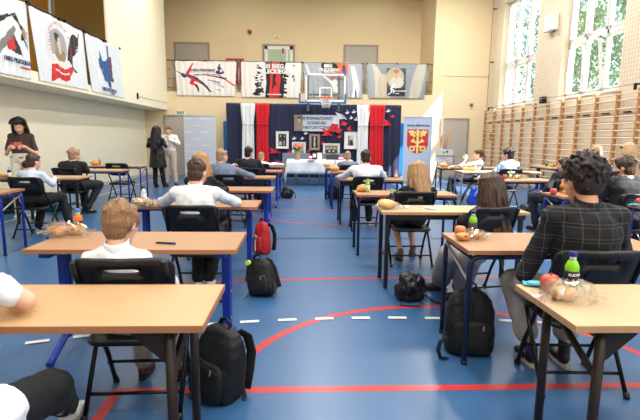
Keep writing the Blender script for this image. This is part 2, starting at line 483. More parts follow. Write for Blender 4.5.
# white speaker on the pier between windows, black flood lamp, fire call point
def wall_box(name, px0, py0, px1, py1, d, m, label, cat):
    a, b = WX(px0, py0, XR - d), WX(px1, py1, XR - d)
    t = thing(name, label, cat, (XR, (a.y + b.y) / 2, (a.z + b.z) / 2)); w, h = abs(b.y - a.y), abs(a.z - b.z)
    return t, w, h
t, w, h = wall_box('wall_speaker', 545.5, 17, 553.5, 29, .14, M_WHITE, 'white box loudspeaker on the wall pier between two windows', 'speaker')
MB(M_WHITE).box((-.09, 0, 0), (.15, w, h), None, .012).build('housing', t); MB(mat('grille_white', srgb(206, 206, 202), .7)).box((-.168, 0, 0), (.006, w * .84, h * .88)).build('grille', t)
MB(M_BLACKM).box((-.008, 0, 0), (.016, w * .4, h * 1.1)).build('bracket', t)
t, w, h = wall_box('wall_lamp', 539, 97, 542.5, 103, .15, M_BLACKM, 'small black box lamp under the net between the two windows', 'lamp')
MB(M_BLACKM).box((-.1, 0, 0), (.12, w * .9, h), None, .01).build('housing', t); MB(M_GREYM).box((-.163, 0, 0), (.006, w * .7, h * .6)).build('lens', t); MB(M_BLACKM).box((-.02, 0, -h * .2), (.04, w * .3, h * .3)).build('bracket', t)
p = W(490.3, 136.5, YB - .05); 
for py, nm, lb in ((134, 'fire_call_point', 'upper of two small red boxes on the wall near the back corner'), (138, 'fire_call_point', 'lower of two small red boxes on the wall near the back corner')):
    p = WX(490.3, py, XR - .03)
    t = thing(nm, lb, 'alarm box', (XR, p.y, p.z))
    MB(M_RED).box((-.025, 0, 0), (.05, .13, .11), None, .008).build('housing', t); MB(M_WHITE).box((-.052, 0, 0), (.004, .06, .05)).build('button_plate', t)

# ------------------------------------------------------------------ wall bars
M_WBAR = mat('varnished_pine_upright', srgb(186, 136, 88), .4, var=.14, scale=6, stretch=(6, 6, .5))
M_RUNG = mat('pale_beech_rung', srgb(224, 206, 176), .4, var=.08, scale=8)
post_px = [485.5, 494.3, 502.7, 512.2, 522.5, 534.3, 547.3, 561.5, 577.3, 595.3, 616.3, 637.8]
py_ = [WX(px, 118, XR - .1).y for px in post_px]
while py_[-1] > 1: py_.append(py_[-1] - .66)
up_me = MB(M_WBAR).box((0, 0, 1.21), (.085, .045, 2.42), None, .008).data('upright')
pad_me = MB(M_BLACKM).box((0, 0, 0), (.07, .05, .02)).data('bracket')
def ord_(k): return ['first', 'second', 'third', 'fourth', 'fifth', 'sixth', 'seventh', 'eighth', 'ninth', 'tenth', 'eleventh', 'twelfth', 'thirteenth', 'fourteenth', 'fifteenth', 'sixteenth', 'seventeenth', 'eighteenth', 'nineteenth', 'twentieth'][k]
RZ = [.12 + .148 * k for k in range(14)] + [2.22, 2.34]
for i, y in enumerate(py_[:-1]):
    if py_[i] < 5.2: break
    t = thing('wall_bars', 'varnished climbing bars bay on the window wall, %s from the back corner' % ord_(i), 'wall bars', (XR - .1, y, 0), 0, 'bays of wall bars along the window wall')
    new('upright', up_me, t)
    L = y - py_[i + 1]
    rm = MB(M_RUNG).cyl((0, -.03, 0), (0, -L + .03, 0), .016, None, 8).data('rung')
    for k, z in enumerate(RZ):
        r = new('rung', rm, t); r.location = (-.03 if k % 15 else -.045, 0, z)
    b = MB(M_BLACKM).box((.06, -.36 * L, 1.98), (.025, L * .34, .03)).build('bracket', t)
new('upright', up_me, t).location = (0, -L, 0)
# ------------------------------------------------------------------ safety net
net = MB(mat('net_cord', srgb(150, 138, 122), .8))
xn = XR - .16; y0, y1, z0, z1 = -1.2, WX(493, 10, XR - .16).y, 2.52, 6.75
s = .085
k = 0
while y0 + k * s < y1: net.box((xn, y0 + k * s, (z0 + z1) / 2), (.003, .003, z1 - z0)); k += 1
k = 0
while z0 + k * s < z1: net.box((xn, (y0 + y1) / 2, z0 + k * s), (.003, y1 - y0, .003)); k += 1
tag(net.build('safety_net'), 'fine mesh safety net hanging in front of the windows above the wall bars', 'net')
t = thing('net_cable', 'steel cable with black brackets holding the lower edge of the safety net', 'cable', (xn, 0, 2.5))
MB(M_BLACKM).tube([(0, y0, 0), (0, y1, .0)], .006).build('wire', t)
for px in (634, 541, 489):
    y = WX(px, 98, xn).y; MB(M_BLACKM).box((.07, y, 0), (.14, .04, .035)).box((.0, y, -.05), (.04, .05, .12)).build('bracket', t)
t = thing('net_cable', 'thin vertical cable with black brackets at the back corner edge of the net', 'cable', (xn, y1, 0))
MB(M_BLACKM).tube([(0, 0, 2.5), (0, 0, 6.7)], .006).build('wire', t)
for pz in (6, 59): 
    z = WX(497.5, pz, xn).z; MB(M_BLACKM).box((.07, 0, z), (.14, .035, .04)).build('bracket', t)
# black clip and cord on the lower front of the side gallery
p = WX(137, 96, XG); t = thing('cable_clip', 'small black clip with a thin cord on the wall below the side gallery end', 'clip', (XG, p.y, p.z))
MB(M_BLACKM).box((.02, 0, 0), (.04, .07, .17), None, .008).build('block', t); MB(M_BLACKM).tube([(.012, .03, 0), (.008, 1.2, .0), (.008, 16.9 - p.y, .02)], .004).build('cord', t)
p = W(489.5, 77, YB); t = thing('cable_clip', 'small black clip with a thin cord on the back wall beside the window corner', 'clip', (p.x, YB, p.z))
MB(M_BLACKM).box((0, -.02, 0), (.06, .04, .17), None, .008).build('block', t); MB(M_BLACKM).tube([(-.03, -.012, 0), (-.9, -.008, 0), (-1.7, -.008, .01)], .004).build('cord', t)
p = W(471, 104.5, YB); t = thing('wall_detector', 'small grey sensor on the back wall above the closed door', 'sensor', (p.x, YB, p.z))
MB(M_GREYM).box((0, -.04, 0), (.1, .08, .1), None, .02).build('housing', t); MB(M_BLACKM).cyl((0, -.08, -.02), (0, -.1, -.03), .03).build('lens', t)

# ------------------------------------------------------------------ backdrop
YD = 16.35
def fabric(name, col, **k): return mat(name, col, .85, var=k.pop('var', .06), scale=30, sheen=.2, **k)
M_NAVY = fabric('navy_cloth', srgb(30, 36, 66))
M_WCLOTH = fabric('white_cloth', srgb(226, 228, 230), var=.02)
M_RCLOTH = fabric('red_satin', srgb(206, 16, 32), var=.05)
def cloth(name, m, x0, x1, z0, z1, y, amp, wl, label, pinch=None, parent=None, seed=0.):
    nx, nz = max(12, int((x1 - x0) / wl * 8)), 26
    mb = MB(m); mb.smooth = True; g = []; cx = (x0 + x1) / 2
    for j in range(nz + 1):
        v = j / nz; z = z0 + (z1 - z0) * v; row = []
        sc = pinch(v) if pinch else 1.
        for i in range(nx + 1):
            x = x0 + (x1 - x0) * i / nx; u = x + seed
            yy = y + amp * (math.sin(u / wl * 6.283 + 1.3 * math.sin(z * .9 + seed)) + .5 * math.sin(u / wl * 9.7 + z * .7))
            row.append(mb.bm.verts.new((cx + (x - cx) * sc, yy, z)))
        g.append(row)
    for j in range(nz):
        for i in range(nx): mb.face((g[j][i], g[j][i + 1], g[j + 1][i + 1], g[j + 1][i]))
    o = mb.build(name, parent)
    md = o.modifiers.new('thick', 'SOLIDIFY'); md.thickness = .006
    return o
a, b = W(226, 103, YD), W(401.5, 106.5, YD)
BX0, BX1, BZ = a.x, b.x, a.z
o = cloth('backdrop_curtain', M_NAVY, BX0, BX1, .02, BZ, YD, .022, .24, '')
tag(o, 'wide dark navy curtain backdrop hung across the back wall behind the display', 'backdrop')
o['kind'] = 'thing'
t = thing('backdrop_stand', 'thin metal stand carrying the navy backdrop curtain', 'stand', (0, YD + .07, 0))
MB(M_GREYM).tube([(BX0, 0, BZ), (BX1, 0, BZ)], .02).build('crossbar', t)
for x in (BX0 + .1, (BX0 + BX1) / 2, BX1 - .1): MB(M_GREYM).tube([(x, 0, 0), (x, 0, BZ)], .02).build('upright', t)
def tie(v):   # gathered at three quarter height
    d = abs(v - .72)
    return .78 + .22 * min(1, d / .2) if v > .72 else .8 + .12 * min(1, d / .7)
for px0, px1, m, nm, lb in ((240.5, 255, M_WCLOTH, 'white_drape', 'white gathered drape beside the red one on the left side of the navy backdrop'),
                        (255, 269.5, M_RCLOTH, 'red_drape', 'red satin gathered drape on the left side of the navy backdrop'),
                        (357, 370, M_WCLOTH, 'white_drape', 'white gathered drape beside the red one on the right side of the navy backdrop'),
                        (369, 385.5, M_RCLOTH, 'red_drape', 'red satin gathered drape on the right side of the navy backdrop')):
    a, b = W(px0, 105, YD - .13), W(px1, 105, YD - .13)
    t = thing(nm, lb, 'drape', (0, 0, 0))
    cloth('fabric', m, a.x, b.x, .04, BZ - .01, YD - .13, .03, .15, '', tie, t, px0)
    zt = .04 + (BZ - .05) * .72; c = (a.x + b.x) / 2
    MB(m).tube([(c - .78 * (b.x - a.x) / 2 * math.cos(q) * 1.02, YD - .13 - .055 * math.sin(q) * 1.4, zt + .01 * math.sin(q)) for q in [math.pi * k / 10 for k in range(11)]], .018).build('tie_band', t)
# blue wall pads behind the backdrop
M_PAD = mat('blue_wall_pad', srgb(28, 112, 186), .5, var=.05)
a, b = W(223, 121, YB - .1), W(405.5, 122, YB - .1)
n = 4
for k in range(n):
    x0 = a.x + (b.x - a.x) * k / n; x1 = a.x + (b.x - a.x) * (k + 1) / n
    tag(MB(M_PAD).box((0, 0, 0), (x1 - x0 - .01, .09, a.z - .1), None, .015).build('wall_pad', None, ((x0 + x1) / 2, YB - .065, (a.z - .1) / 2 + .1)),
        ['blue padded wall panel behind the left edge of the navy backdrop', 'blue padded wall panel hidden behind the backdrop near its left half', 'blue padded wall panel hidden behind the backdrop near its right half', 'blue padded wall panel at the right edge of the navy backdrop, partly in sunlight'][k], 'wall pad') if k in (0, 3) else None

# ------------------------------------------------------------------ title board
YT = YD - .07
def board(px0, py0, px1, py1, Y): 
    a, b = W(px0, py1, Y), W(px1, py0, Y); return a.x, a.z, b.x, b.z
M_BOARD = mat('board_pale_blue', srgb(196, 206, 220), .5, var=.02)
M_INK = mat('ink_dark', srgb(44, 52, 84), .6)
M_INKB = mat('ink_black', srgb(26, 24, 26), .6)
M_PAPER = mat('paper_white', srgb(232, 232, 230), .7, var=.02)
M_PHOTO1 = mat('photo_grey', srgb(128, 124, 116), .6, var=.15, scale=20)
M_PHOTO2 = mat('photo_sepia', srgb(150, 130, 104), .6, var=.2, scale=20)
M_PHOTO3 = mat('photo_dark', srgb(52, 48, 46), .6, var=.2, scale=20)
M_PHOTO4 = mat('photo_light', srgb(200, 194, 180), .6, var=.1, scale=20)
M_SKINP = mat('print_skin', srgb(206, 160, 136), .6)
M_PRED = mat('print_red', srgb(204, 44, 52), .6, var=.06)
M_PGREY = mat('print_grey', srgb(160, 164, 170), .6, var=.06)
M_PBLUE = mat('print_blue', srgb(44, 92, 150), .6, var=.08)
M_PNAVY = mat('print_navy', srgb(48, 52, 92), .6, var=.1)
x0, z0, x1, z1 = board(294, 115.3, 339.5, 131, YT); w, h = x1 - x0, z1 - z0
t = thing('title_board', 'pale blue competition title board with lettering in the middle of the backdrop', 'sign', (x0, YT, z0))
MB(M_BOARD).box2((0, 0, 0), (w, .03, h)).build('panel', t)
sh = [('rect', (0, 0, w * .19, h), M_PHOTO1), ('ell', (w * .11, h * .35, w * .05, h * .3, 0), M_PHOTO2), ('ell', (w * .11, h * .68, w * .035, h * .17, 0), M_SKINP), ('ell', (w * .11, h * .83, w * .036, h * .07, 0), M_PHOTO3),
      ('poly', [(w * .72, 0), (w * .84, h * .5), (w * .98, h * .45), (w * .985, 0)], M_PRED), ('poly', [(w * .84, h * .5), (w * .9, h * .9), (w, h * .95), (w * .98, h * .45)], M_PAPER)]
printed('print', M_BOARD, sh, w, h, 90, 36, lambda u, v: V((u, -.004, v))).build('print', t)
lt = MB(M_INK)
for k, s_ in enumerate(('IX POWIATOWY', 'KONKURS', 'HISTORYCZNY')):
    lt.add_mesh(text_data(s_, h * .25, bold=.004), Matrix.Translation((w * .5, -.007, h * (.78 - .28 * k))) @ Matrix.Rotation(R(90), 4, 'X'))
lt.build('lettering', t)
# ------------------------------------------------------------------ framed pictures on the backdrop
def picture(px0, py0, px1, py1, fm, inner, shapes, label, Y=YT, fw=.035, mount=.05, lean=0):
    x0, z0, x1, z1 = board(px0, py0, px1, py1, Y); w, h = x1 - x0, z1 - z0
    t = thing('framed_picture', label, 'picture', (x0, Y, z0), rot=(R(lean), 0, 0), group=None)
    f = MB(fm)
    f.box2((0, -.03, 0), (w, 0, fw), .004).box2((0, -.03, h - fw), (w, 0, h), .004).box2((0, -.03, fw), (fw, 0, h - fw), .004).box2((w - fw, -.03, fw), (w, 0, h - fw), .004)
    f.build('frame', t)
    MB(M_PAPER).box2((fw, -.012, fw), (w - fw, -.002, h - fw)).build('mount', t)
    m = fw + mount; iw, ih = w - 2 * m, h - 2 * m
    sc = [(k[0], tuple(q * (iw if i % 2 == 0 else ih) for i, q in enumerate(k[1][:4])) + tuple(k[1][4:]), k[2]) if k[0] != 'poly' else ('poly', [(a * iw, b * ih) for a, b in k[1]], k[2]) for k in shapes]
    printed('photo', inner, sc, iw, ih, 24, 24, lambda u, v: V((m + u, -.0135, m + v))).build('photo', t)
M_FRW = mat('frame_white', srgb(226, 226, 222), .5, var=.02)
M_FRT = mat('frame_taupe', srgb(150, 124, 108), .5, var=.06)
man = [('ell', (.5, .2, .34, .36, 0), M_PHOTO3), ('ell', (.5, .66, .15, .17, 0), M_PHOTO4)]
def person_at(cx, cy, s): return [('ell', (cx, cy - s * .6, s * .55, s * .75, 0), M_PHOTO3), ('ell', (cx, cy + s * .35, s * .27, s * .33, 0), M_PHOTO4)]
picture(276, 131.5, 288.8, 148.6, M_FRW, M_PHOTO3, person_at(.28, .75, .22) + person_at(.75, .75, .22) + [('rect', (.1, .08, .4, .38), M_PHOTO4), ('rect', (.6, .1, .85, .45), M_PHOTO1)], 'white framed photo montage furthest left on the navy backdrop')
picture(292, 142, 305.8, 161, M_FRW, M_PHOTO1, [('rect', (0, .55, 1, 1), M_PHOTO4), ('ell', (.5, .75, .3, .16, 0), M_PAPER), ('rect', (0, 0, 1, .3), M_PHOTO3)], 'white framed picture behind the flower vase', fw=.05, mount=.02)
picture(309, 134, 320, 150.3, M_FRT, M_PHOTO3, person_at(.5, .6, .5) + [('ell', (.5, .35, .12, .3, 0), M_PHOTO4)], 'taupe framed portrait below the title board', fw=.06, mount=.012)
picture(322.8, 143.5, 339.8, 158, M_FRW, M_PHOTO2, person_at(.2, .6, .28) + person_at(.5, .65, .28) + person_at(.8, .6, .28) + person_at(.35, .35, .3) + person_at(.68, .35, .3), 'white framed sepia group photo right of the taupe portrait', fw=.04, mount=.03)
picture(344, 132, 357.3, 149, M_FRW, M_PHOTO4, [('rect', (0, 0, 1, .2), M_PHOTO1), ('rect', (.1, .2, .35, .9), M_PHOTO1)] + person_at(.6, .55, .5), 'white framed photo of standing people beside the right white drape', fw=.03, mount=.09)

# ------------------------------------------------------------------ paper birds
M_BIRDW = mat('bird_card_white', srgb(226, 230, 236), .6, var=.02)
M_BIRDR = mat('bird_card_red', srgb(216, 40, 62), .6, var=.05)
dove = [(-.5, .02), (-.25, .1), (-.05, .1), (-.12, .5), (.1, .28), (.2, .12), (.42, .2), (.5, .1), (.38, .04), (.2, -.12), (.0, -.2), (-.2, -.14), (-.36, -.16), (-.28, -.04)]
gull = [(-.5, -.3), (-.22, .08), (-.4, .5), (.02, .34), (.24, .14), (.5, .06), (.34, -.06), (.22, -.3), (-.02, -.34), (-.2, -.16)]
swoop = [(-.46, .5), (-.08, .3), (.2, .12), (.5, -.36), (.22, -.26), (-.04, -.3), (-.5, -.34), (-.22, -.06)]
def bird(px0, py0, px1, py1, m, shape, flip, label, grp, Y=YD - .085):
    x0, z0, x1, z1 = board(px0, py0, px1, py1, Y); w, h = (x1 - x0) * 1.0, (z1 - z0) * 1.05
    poly = [((-q[0] if flip else q[0]) * w, q[1] * h * .95) for q in shape]
    t = thing('paper_bird', label, 'paper bird', ((x0 + x1) / 2, Y, (z0 + z1) / 2), group=grp)
    mb = MB(m); mb.prism(poly, Matrix.Rotation(R(90), 4, 'X'), .006); mb.build('body', t)
    # raised wing
    k = 4 if shape is dove else 3
    wing = [poly[2], poly[3], poly[4], (0, 0)] if shape is dove else [poly[1], poly[2], poly[3], (0, -.02 * h)]
    wv = MB(m); a = [wv.bm.verts.new((q[0], -.008 - (.05 if i in (1,) else .0), q[1])) for i, q in enumerate(wing)]; wv.face(a); wo = wv.build('wing', t)
    md = wo.modifiers.new('s', 'SOLIDIFY'); md.thickness = .004
gw_, gr_ = 'white paper birds on the navy backdrop', 'red paper birds on the navy backdrop'
for px0, py0, px1, py1, sh_, fl_, lb in (
    (291.5, 136, 296.6, 141.3, dove, 0, 'small white paper dove above the flower vase, left of the pair'), (300, 136, 304.4, 141.4, dove, 0, 'small white paper dove between the vase picture and the taupe portrait'),
    (303.3, 131, 308, 136, dove, 0, 'small white paper dove just below the left end of the title board'), (334.5, 112, 347.5, 121, swoop, 0, 'large white paper swallow at the top right corner of the title board'),
    (344.8, 109.8, 349.5, 116, dove, 0, 'small white paper dove high above the large white swallow'), (351, 109.4, 356.5, 115, dove, 0, 'small white paper dove in the top of the flock next to the white drape'),
    (349, 115.3, 353.2, 121, dove, 0, 'small white paper dove in the centre of the flock by the white drape'), (353.3, 116.6, 359, 122.6, dove, 0, 'small white paper dove lowest in the flock by the white drape'),
    (385.5, 108.4, 390.8, 114, dove, 0, 'single white paper dove right of the red drape')):
    bird(px0, py0, px1, py1, M_BIRDW, sh_, fl_, lb, gw_)
for px0, py0, px1, py1, sh_, fl_, lb in (
    (321, 128, 333, 137.5, swoop, 0, 'large red paper swallow below the title lettering'), (332.5, 126, 343, 134.5, gull, 0, 'wide red paper bird at the lower right corner of the title board'),
    (339.5, 120.3, 348, 127, gull, 0, 'red paper bird beside the right end of the title board'), (346.8, 125.6, 352, 132, gull, 1, 'small red paper bird above the photo of standing people'),
    (336.5, 133.8, 341.8, 140, dove, 0, 'small red paper bird above the sepia group photo'), (320.5, 140.6, 325, 146, dove, 0, 'small red paper bird between taupe portrait and sepia photo'),
    (390, 114, 395.3, 119.6, dove, 0, 'small red paper bird below the single white dove'), (381.5, 118, 392.5, 127.5, swoop, 0, 'large red paper swallow right of the red drape'),
    (268, 147.5, 281, 154.5, swoop, 0, 'large red paper swallow left of the display table'), (287, 149.6, 292, 155, dove, 0, 'small red paper bird just left of the flower vase'),
    (306.4, 148.5, 311, 154, dove, 0, 'small red paper bird just right of the flower vase'), (273.5, 159.3, 281.6, 164.6, gull, 0, 'red paper bird low on the curtain beside the tablecloth'),
    (281.8, 166.8, 286.5, 172, dove, 0, 'small red paper bird beside the draped tablecloth corner'), (275.5, 171.5, 281.5, 176.5, gull, 1, 'lowest red paper bird near the floor left of the table'),
    (344, 158.5, 349, 162, gull, 0, 'red paper bird beside the head of the boy near the table')):
    bird(px0, py0, px1, py1, M_BIRDR, sh_, fl_, lb, gr_)

# ------------------------------------------------------------------ roll-up banners
def rollup(px0, py0, px1, Y, label, shapes_fn, base):
    a, b = W(px0, py0, Y), W(px1, py0, Y); w, h = b.x - a.x, (a.z + W(px1, py0, Y).z) / 2
    t = thing('rollup_banner', label, 'roll-up banner', (a.x, Y, 0))
    M_AL = mat('aluminium', (.55, .56, .58), .35, .7)
    MB(M_AL).box2((-.01, -.1, .0), (w + .01, .1, .07), .015).build('base', t)
    MB(M_AL).box2((0, -.012, h - .03), (w, .012, h), .006).build('top_bar', t)
    MB(M_AL).tube([(w / 2, .03, .05), (w / 2, .03, h - .02)], .012).build('pole', t)
    nx = 110; ny = int(nx * h / w)
    o = printed('screen', base, shapes_fn(w, h), w, h - .09, nx, ny, lambda u, v: V((u, .004 * math.sin(u * 7), .07 + v))).build('screen', t)
    md = o.modifiers.new('s', 'SOLIDIFY'); md.thickness = .003
    return t, w, h
M_RU1 = mat('rollup_grey', srgb(192, 198, 210), .5, var=.02)
M_RU2 = mat('rollup_blue_grey', srgb(176, 190, 212), .5, var=.02)
M_RULET = mat('rollup_pale_print', srgb(228, 232, 238), .5)
t, w, h = rollup(183.3, 115.3, 215.3, 15.9, 'grey roll-up banner with rows of pale marks in front of the left back door', lambda w, h: [], M_RU1)
for j in range(9):
    for i in range(2):
        x = (.05 + .52 * i if j % 2 == 0 else .29 + .52 * i) * w
        if x > w * .7: continue
        z = h - .11 - j * .22
        lt = MB(M_RULET); lt.cyl((x, -.003, z), (x, -.007, z), .024, None, 8)
        lt.box((x + .13, -.006, z - .005), (.22, .002, .025)); lt.build('print_mark', t)
Y2 = 14.9
M_GOLD = mat('crest_yellow', srgb(226, 214, 120), .5, var=.04); M_CRED = mat('crest_red', srgb(196, 44, 52), .5, var=.05)
def crest(w, h):
    cx, top, s = w / 2, h - .07 - h * .195, w * .75      # shield width s
    H = s * 1.14; b0 = top - H
    def P(x, y): return (cx + x * s, top - y * H)
    shield = [P(-.5, 0), P(.5, 0), P(.5, .62), P(.42, .8), P(.25, .93), P(0, 1), P(-.25, .93), P(-.42, .8), P(-.5, .62)]
    L = [('poly', shield, M_CRED)]
    def ln(pts, r): L.append(('line', ([P(*q) for q in pts], r * s, r * s), M_GOLD))
    def el(x, y, rx, ry, ro=0): L.append(('ell', (*P(x, y), rx * s, ry * s, ro), M_GOLD))
    ln([(0, .1), (0, .95)], .045)
    for sg in (-1, 1):
        ln([(0, .3), (sg * .2, .3)], .02) if False else None
        el(sg * .36, .1, .085, .06, 0); el(sg * .24, .09, .06, .07); el(sg * .3, .2, .06, .07); el(sg * .17, .26, .07, .06, sg * 40); el(sg * .12, .12, .05, .05); el(sg * .22, .18, .06, .06)
        ln([(0, .58), (sg * .2, .46)], .04); el(sg * .2, .42, .05, .06); el(sg * .27, .48, .05, .045); el(sg * .16, .5, .06, .05)
        L.append(('ell', (*P(sg * .25, .78), .15 * s, .12 * s, sg * 35), M_GOLD)); L.append(('ell', (*P(sg * .25, .78), .085 * s, .055 * s, sg * 35), M_CRED))
        ln([(0, .66), (sg * .14, .7)], .03)
    el(0, .08, .06, .08); el(0, .2, .1, .04)
    return L
t, w, h = rollup(404.3, 116.3, 432.8, Y2, 'pale roll-up banner with a red and yellow crest in front of the sunlit wall', crest, M_RU2)
lt = MB(M_INK); lt.add_mesh(text_data('Gmina Miechowa', w * .112, bold=.002), Matrix.Translation((w / 2, -.008, h - .285)) @ Matrix.Rotation(R(90), 4, 'X')); lt.build('lettering', t)

# ------------------------------------------------------------------ basketball hoop
YH = 15.6
a, b = W(305.5, 101.5, YH), W(346, 74, YH)
x0, z0, x1, z1 = a.x, a.z, b.x, b.z; w, h = x1 - x0, z1 - z0
t = thing('basketball_hoop', 'glass basketball backboard with orange rim and blue lower edge above the backdrop', 'basketball hoop', (x0, YH, z0))
M_HB = mat('hoop_blue', srgb(36, 108, 180), .4, var=.05); M_HO = mat('hoop_orange', srgb(230, 96, 50), .4, var=.05)
MB(M_BBGLASS).box2((0, -.006, 0), (w, .006, h)).build('board_glass', t)
f = MB(M_WHITE); e = .055
f.box2((0, -.015, h - e), (w, .015, h)).box2((0, -.015, 0), (e, .015, h)).box2((w - e, -.015, 0), (w, .015, h)).box2((0, -.015, .0), (w, .015, e))
f.build('frame', t)
cx = w * .5; 
f = MB(M_WHITE); sw_, sh_ = .42, .34; zz = .13
f.box2((cx - sw_ / 2, -.012, zz), (cx - sw_ / 2 + .045, -.007, zz + sh_)).box2((cx + sw_ / 2 - .045, -.012, zz), (cx + sw_ / 2, -.007, zz + sh_)).box2((cx - sw_ / 2, -.012, zz + sh_ - .045), (cx + sw_ / 2, -.007, zz + sh_))
f.build('target_square', t)
f = MB(M_HB); f.box2((-.22, -.04, -.06), (w + .02, .03, 0), .01).box2((-.22, -.04, -.06), (-.16, .03, .26), .01).box2((w - .04, -.04, -.06), (w + .02, .03, .26), .01)
f.build('edge_padding', t)
rim = MB(M_HO); N = 28
rim.tube([(cx + .225 * math.cos(q), -.36 + .225 * math.sin(q), .1) for q in [2 * math.pi * k / N for k in range(N + 1)]], .016).box2((cx - .1, -.15, .07), (cx + .1, -.01, .13), .01)
rim.build('rim', t)
nt_ = MB(M_WHITE)
for k in range(12):
    q0, q1 = 2 * math.pi * k / 12, 2 * math.pi * (k + .5) / 12
    for sg in (1, -1):
        nt_.tube([(cx + r * math.cos(q0 + sg * d), -.36 + r * math.sin(q0 + sg * d), .1 - z) for r, d, z in ((.22, 0, 0), (.18, .26, .1), (.14, .52, .2), (.12, .78, .32))], .006, 5)
nt_.build('net', t)
arm = MB(mat('hoop_mount_grey', srgb(90, 94, 104), .5, .3))
for x in (w * .06, w * .83):
    arm.box2((x - .035, .02, -.05), (x + .035, .09, h * .95)).box2((x - .03, .03, .08), (x + .03, YB - YH, .14)).box2((x - .03, .03, h * .5), (x + .03, YB - YH, h * .5 + .06)) if False else arm.box2((x - .035, .02, -.3), (x + .035, .09, h * .95)).box2((x - .03, .03, -.26), (x + .03, YB - YH - .01, -.2))
arm.box2((w * .06, .03, .2), (w * .83, .08, .26))
arm.build('mount_frame', t)
# ================================================================== gallery banners
M_BAN = mat('banner_white', srgb(226, 222, 218), .6, var=.02)
M_BANC = mat('banner_cool', srgb(220, 226, 232), .6, var=.02)
M_BANG = mat('banner_grey', srgb(170, 172, 182), .6, var=.12, scale=1.4)
M_BANG2 = mat('banner_smoke', srgb(142, 146, 152), .6, var=.2, scale=2)
def bilin(tl, tr, bl, br, u, v):
    return (bl.lerp(br, u)).lerp(tl.lerp(tr, u), v)
def gbanner(label, corners, base, shapes, texts, nx=150, ny=80, axis='Y', amp=.014, wl=.19, seed=0):
    "corners tl,tr,bl,br world points; shapes in 0..1 x 0..1"
    tl, tr, bl, br = corners
    org = bl.copy(); nrm = V((0, -1, 0)) if axis == 'Y' else V((1, 0, 0))
    t = thing('event_banner', label, 'banner', org)
    L = (br - bl).length
    def pos(u, v):
        p = bilin(tl, tr, bl, br, u, v) - org
        sag = .02 * math.sin(math.pi * ((u * 3) % 1)) * v ** 6
        return p + nrm * (amp * math.sin(u * L / wl * 6.28 + seed + 1.2 * v) * (.35 + .65 * (1 - v)) + amp) - V((0, 0, sag))
    o = printed('print', base, shapes, 1, 1, nx, ny, pos).build('print', t)
    md = o.modifiers.new('s', 'SOLIDIFY'); md.thickness = .004; md.offset = 1 if axis == 'Y' else 1
    rot = Matrix.Rotation(R(90), 4, 'X') if axis == 'Y' else Matrix.Rotation(R(90), 4, 'Z') @ Matrix.Rotation(R(90), 4, 'X')
    H = (tl - bl).length
    if texts:
        for m_, group_ in texts.items():
            lt = MB(m_)
            for s_, u, v, size, bold in group_:
                p = pos(u, v) + nrm * (amp + .012)
                lt.add_mesh(text_data(s_, size * H, bold=bold), Matrix.Translation(p) @ rot)
            lt.build('lettering', t)
    for u in (0, .5, 1):
        p = tl.lerp(tr, u) - org
        MB(M_BLACKM).box(p + nrm * .03, (.04, .04, .05)).build('eyelet_tie', t)
    return t
YG = YB - .03
def q4(x0, y0, x1, y1, y2, y3, dx0=0, dx1=0):
    return W(x0, y0, YG), W(x1, y1, YG), W(x0 + dx0, y2, YG), W(x1 + dx1, y3, YG)
# 1 sprinter
sh = [('line', ([(.3, .56), (.5, .63), (.72, .6), (.98, .3)], .004, .017), M_PRED), ('line', ([(.28, .6), (.5, .6), (.68, .55), (.82, .5)], .006, .026), M_PNAVY),
      ('line', ([(.52, .46), (.62, .43), (.72, .38)], .008, .02), M_PBLUE), ('line', ([(.6, .38), (.72, .32), (.8, .25)], .005, .008), M_PNAVY), ('line', ([(.66, .2), (.74, .16)], .004, .01), M_PNAVY),
      ('line', ([(.19, .58), (.3, .52), (.34, .48)], .04, .036), M_PNAVY), ('ell', (.125, .58, .035, .07, 20), M_PNAVY), ('line', ([(.02, .7), (.08, .64), (.14, .56)], .008, .02), M_PNAVY),
      ('line', ([(.19, .62), (.24, .8), (.29, .93)], .03, .01), M_PRED), ('line', ([(.3, .48), (.25, .36), (.33, .3), (.36, .2), (.365, .13)], .04, .01), M_PRED), ('line', ([(.33, .47), (.42, .38), (.5, .27), (.57, .13)], .042, .012), M_PNAVY),
      ('line', ([(.33, .3), (.36, .22), (.37, .13)], .02, .014), M_INKB), ('line', ([(.5, .27), (.555, .14), (.59, .12)], .018, .014), M_INKB), ('line', ([(.24, .52), (.3, .46), (.38, .4)], .03, .02), M_PRED),
      ('ell', (.73, .68, .07, .06, 0), M_PNAVY), ('ell', (.735, .76, .035, .1, 20), M_PNAVY), ('ell', (.725, .87, .018, .05, 0), M_PBLUE), ('ell', (.75, .72, .02, .04, 0), M_BANC)]
gbanner('white banner with a leaping red and blue sprinter, furthest left on the back gallery', q4(175, 60.6, 236.5, 61.3, 95.3, 96.2, 2.5, -1.5), M_BAN, sh,
        {M_PNAVY: [('II BIEG PILECKIEGO', .45, .735, .085, .004)]}, seed=1)
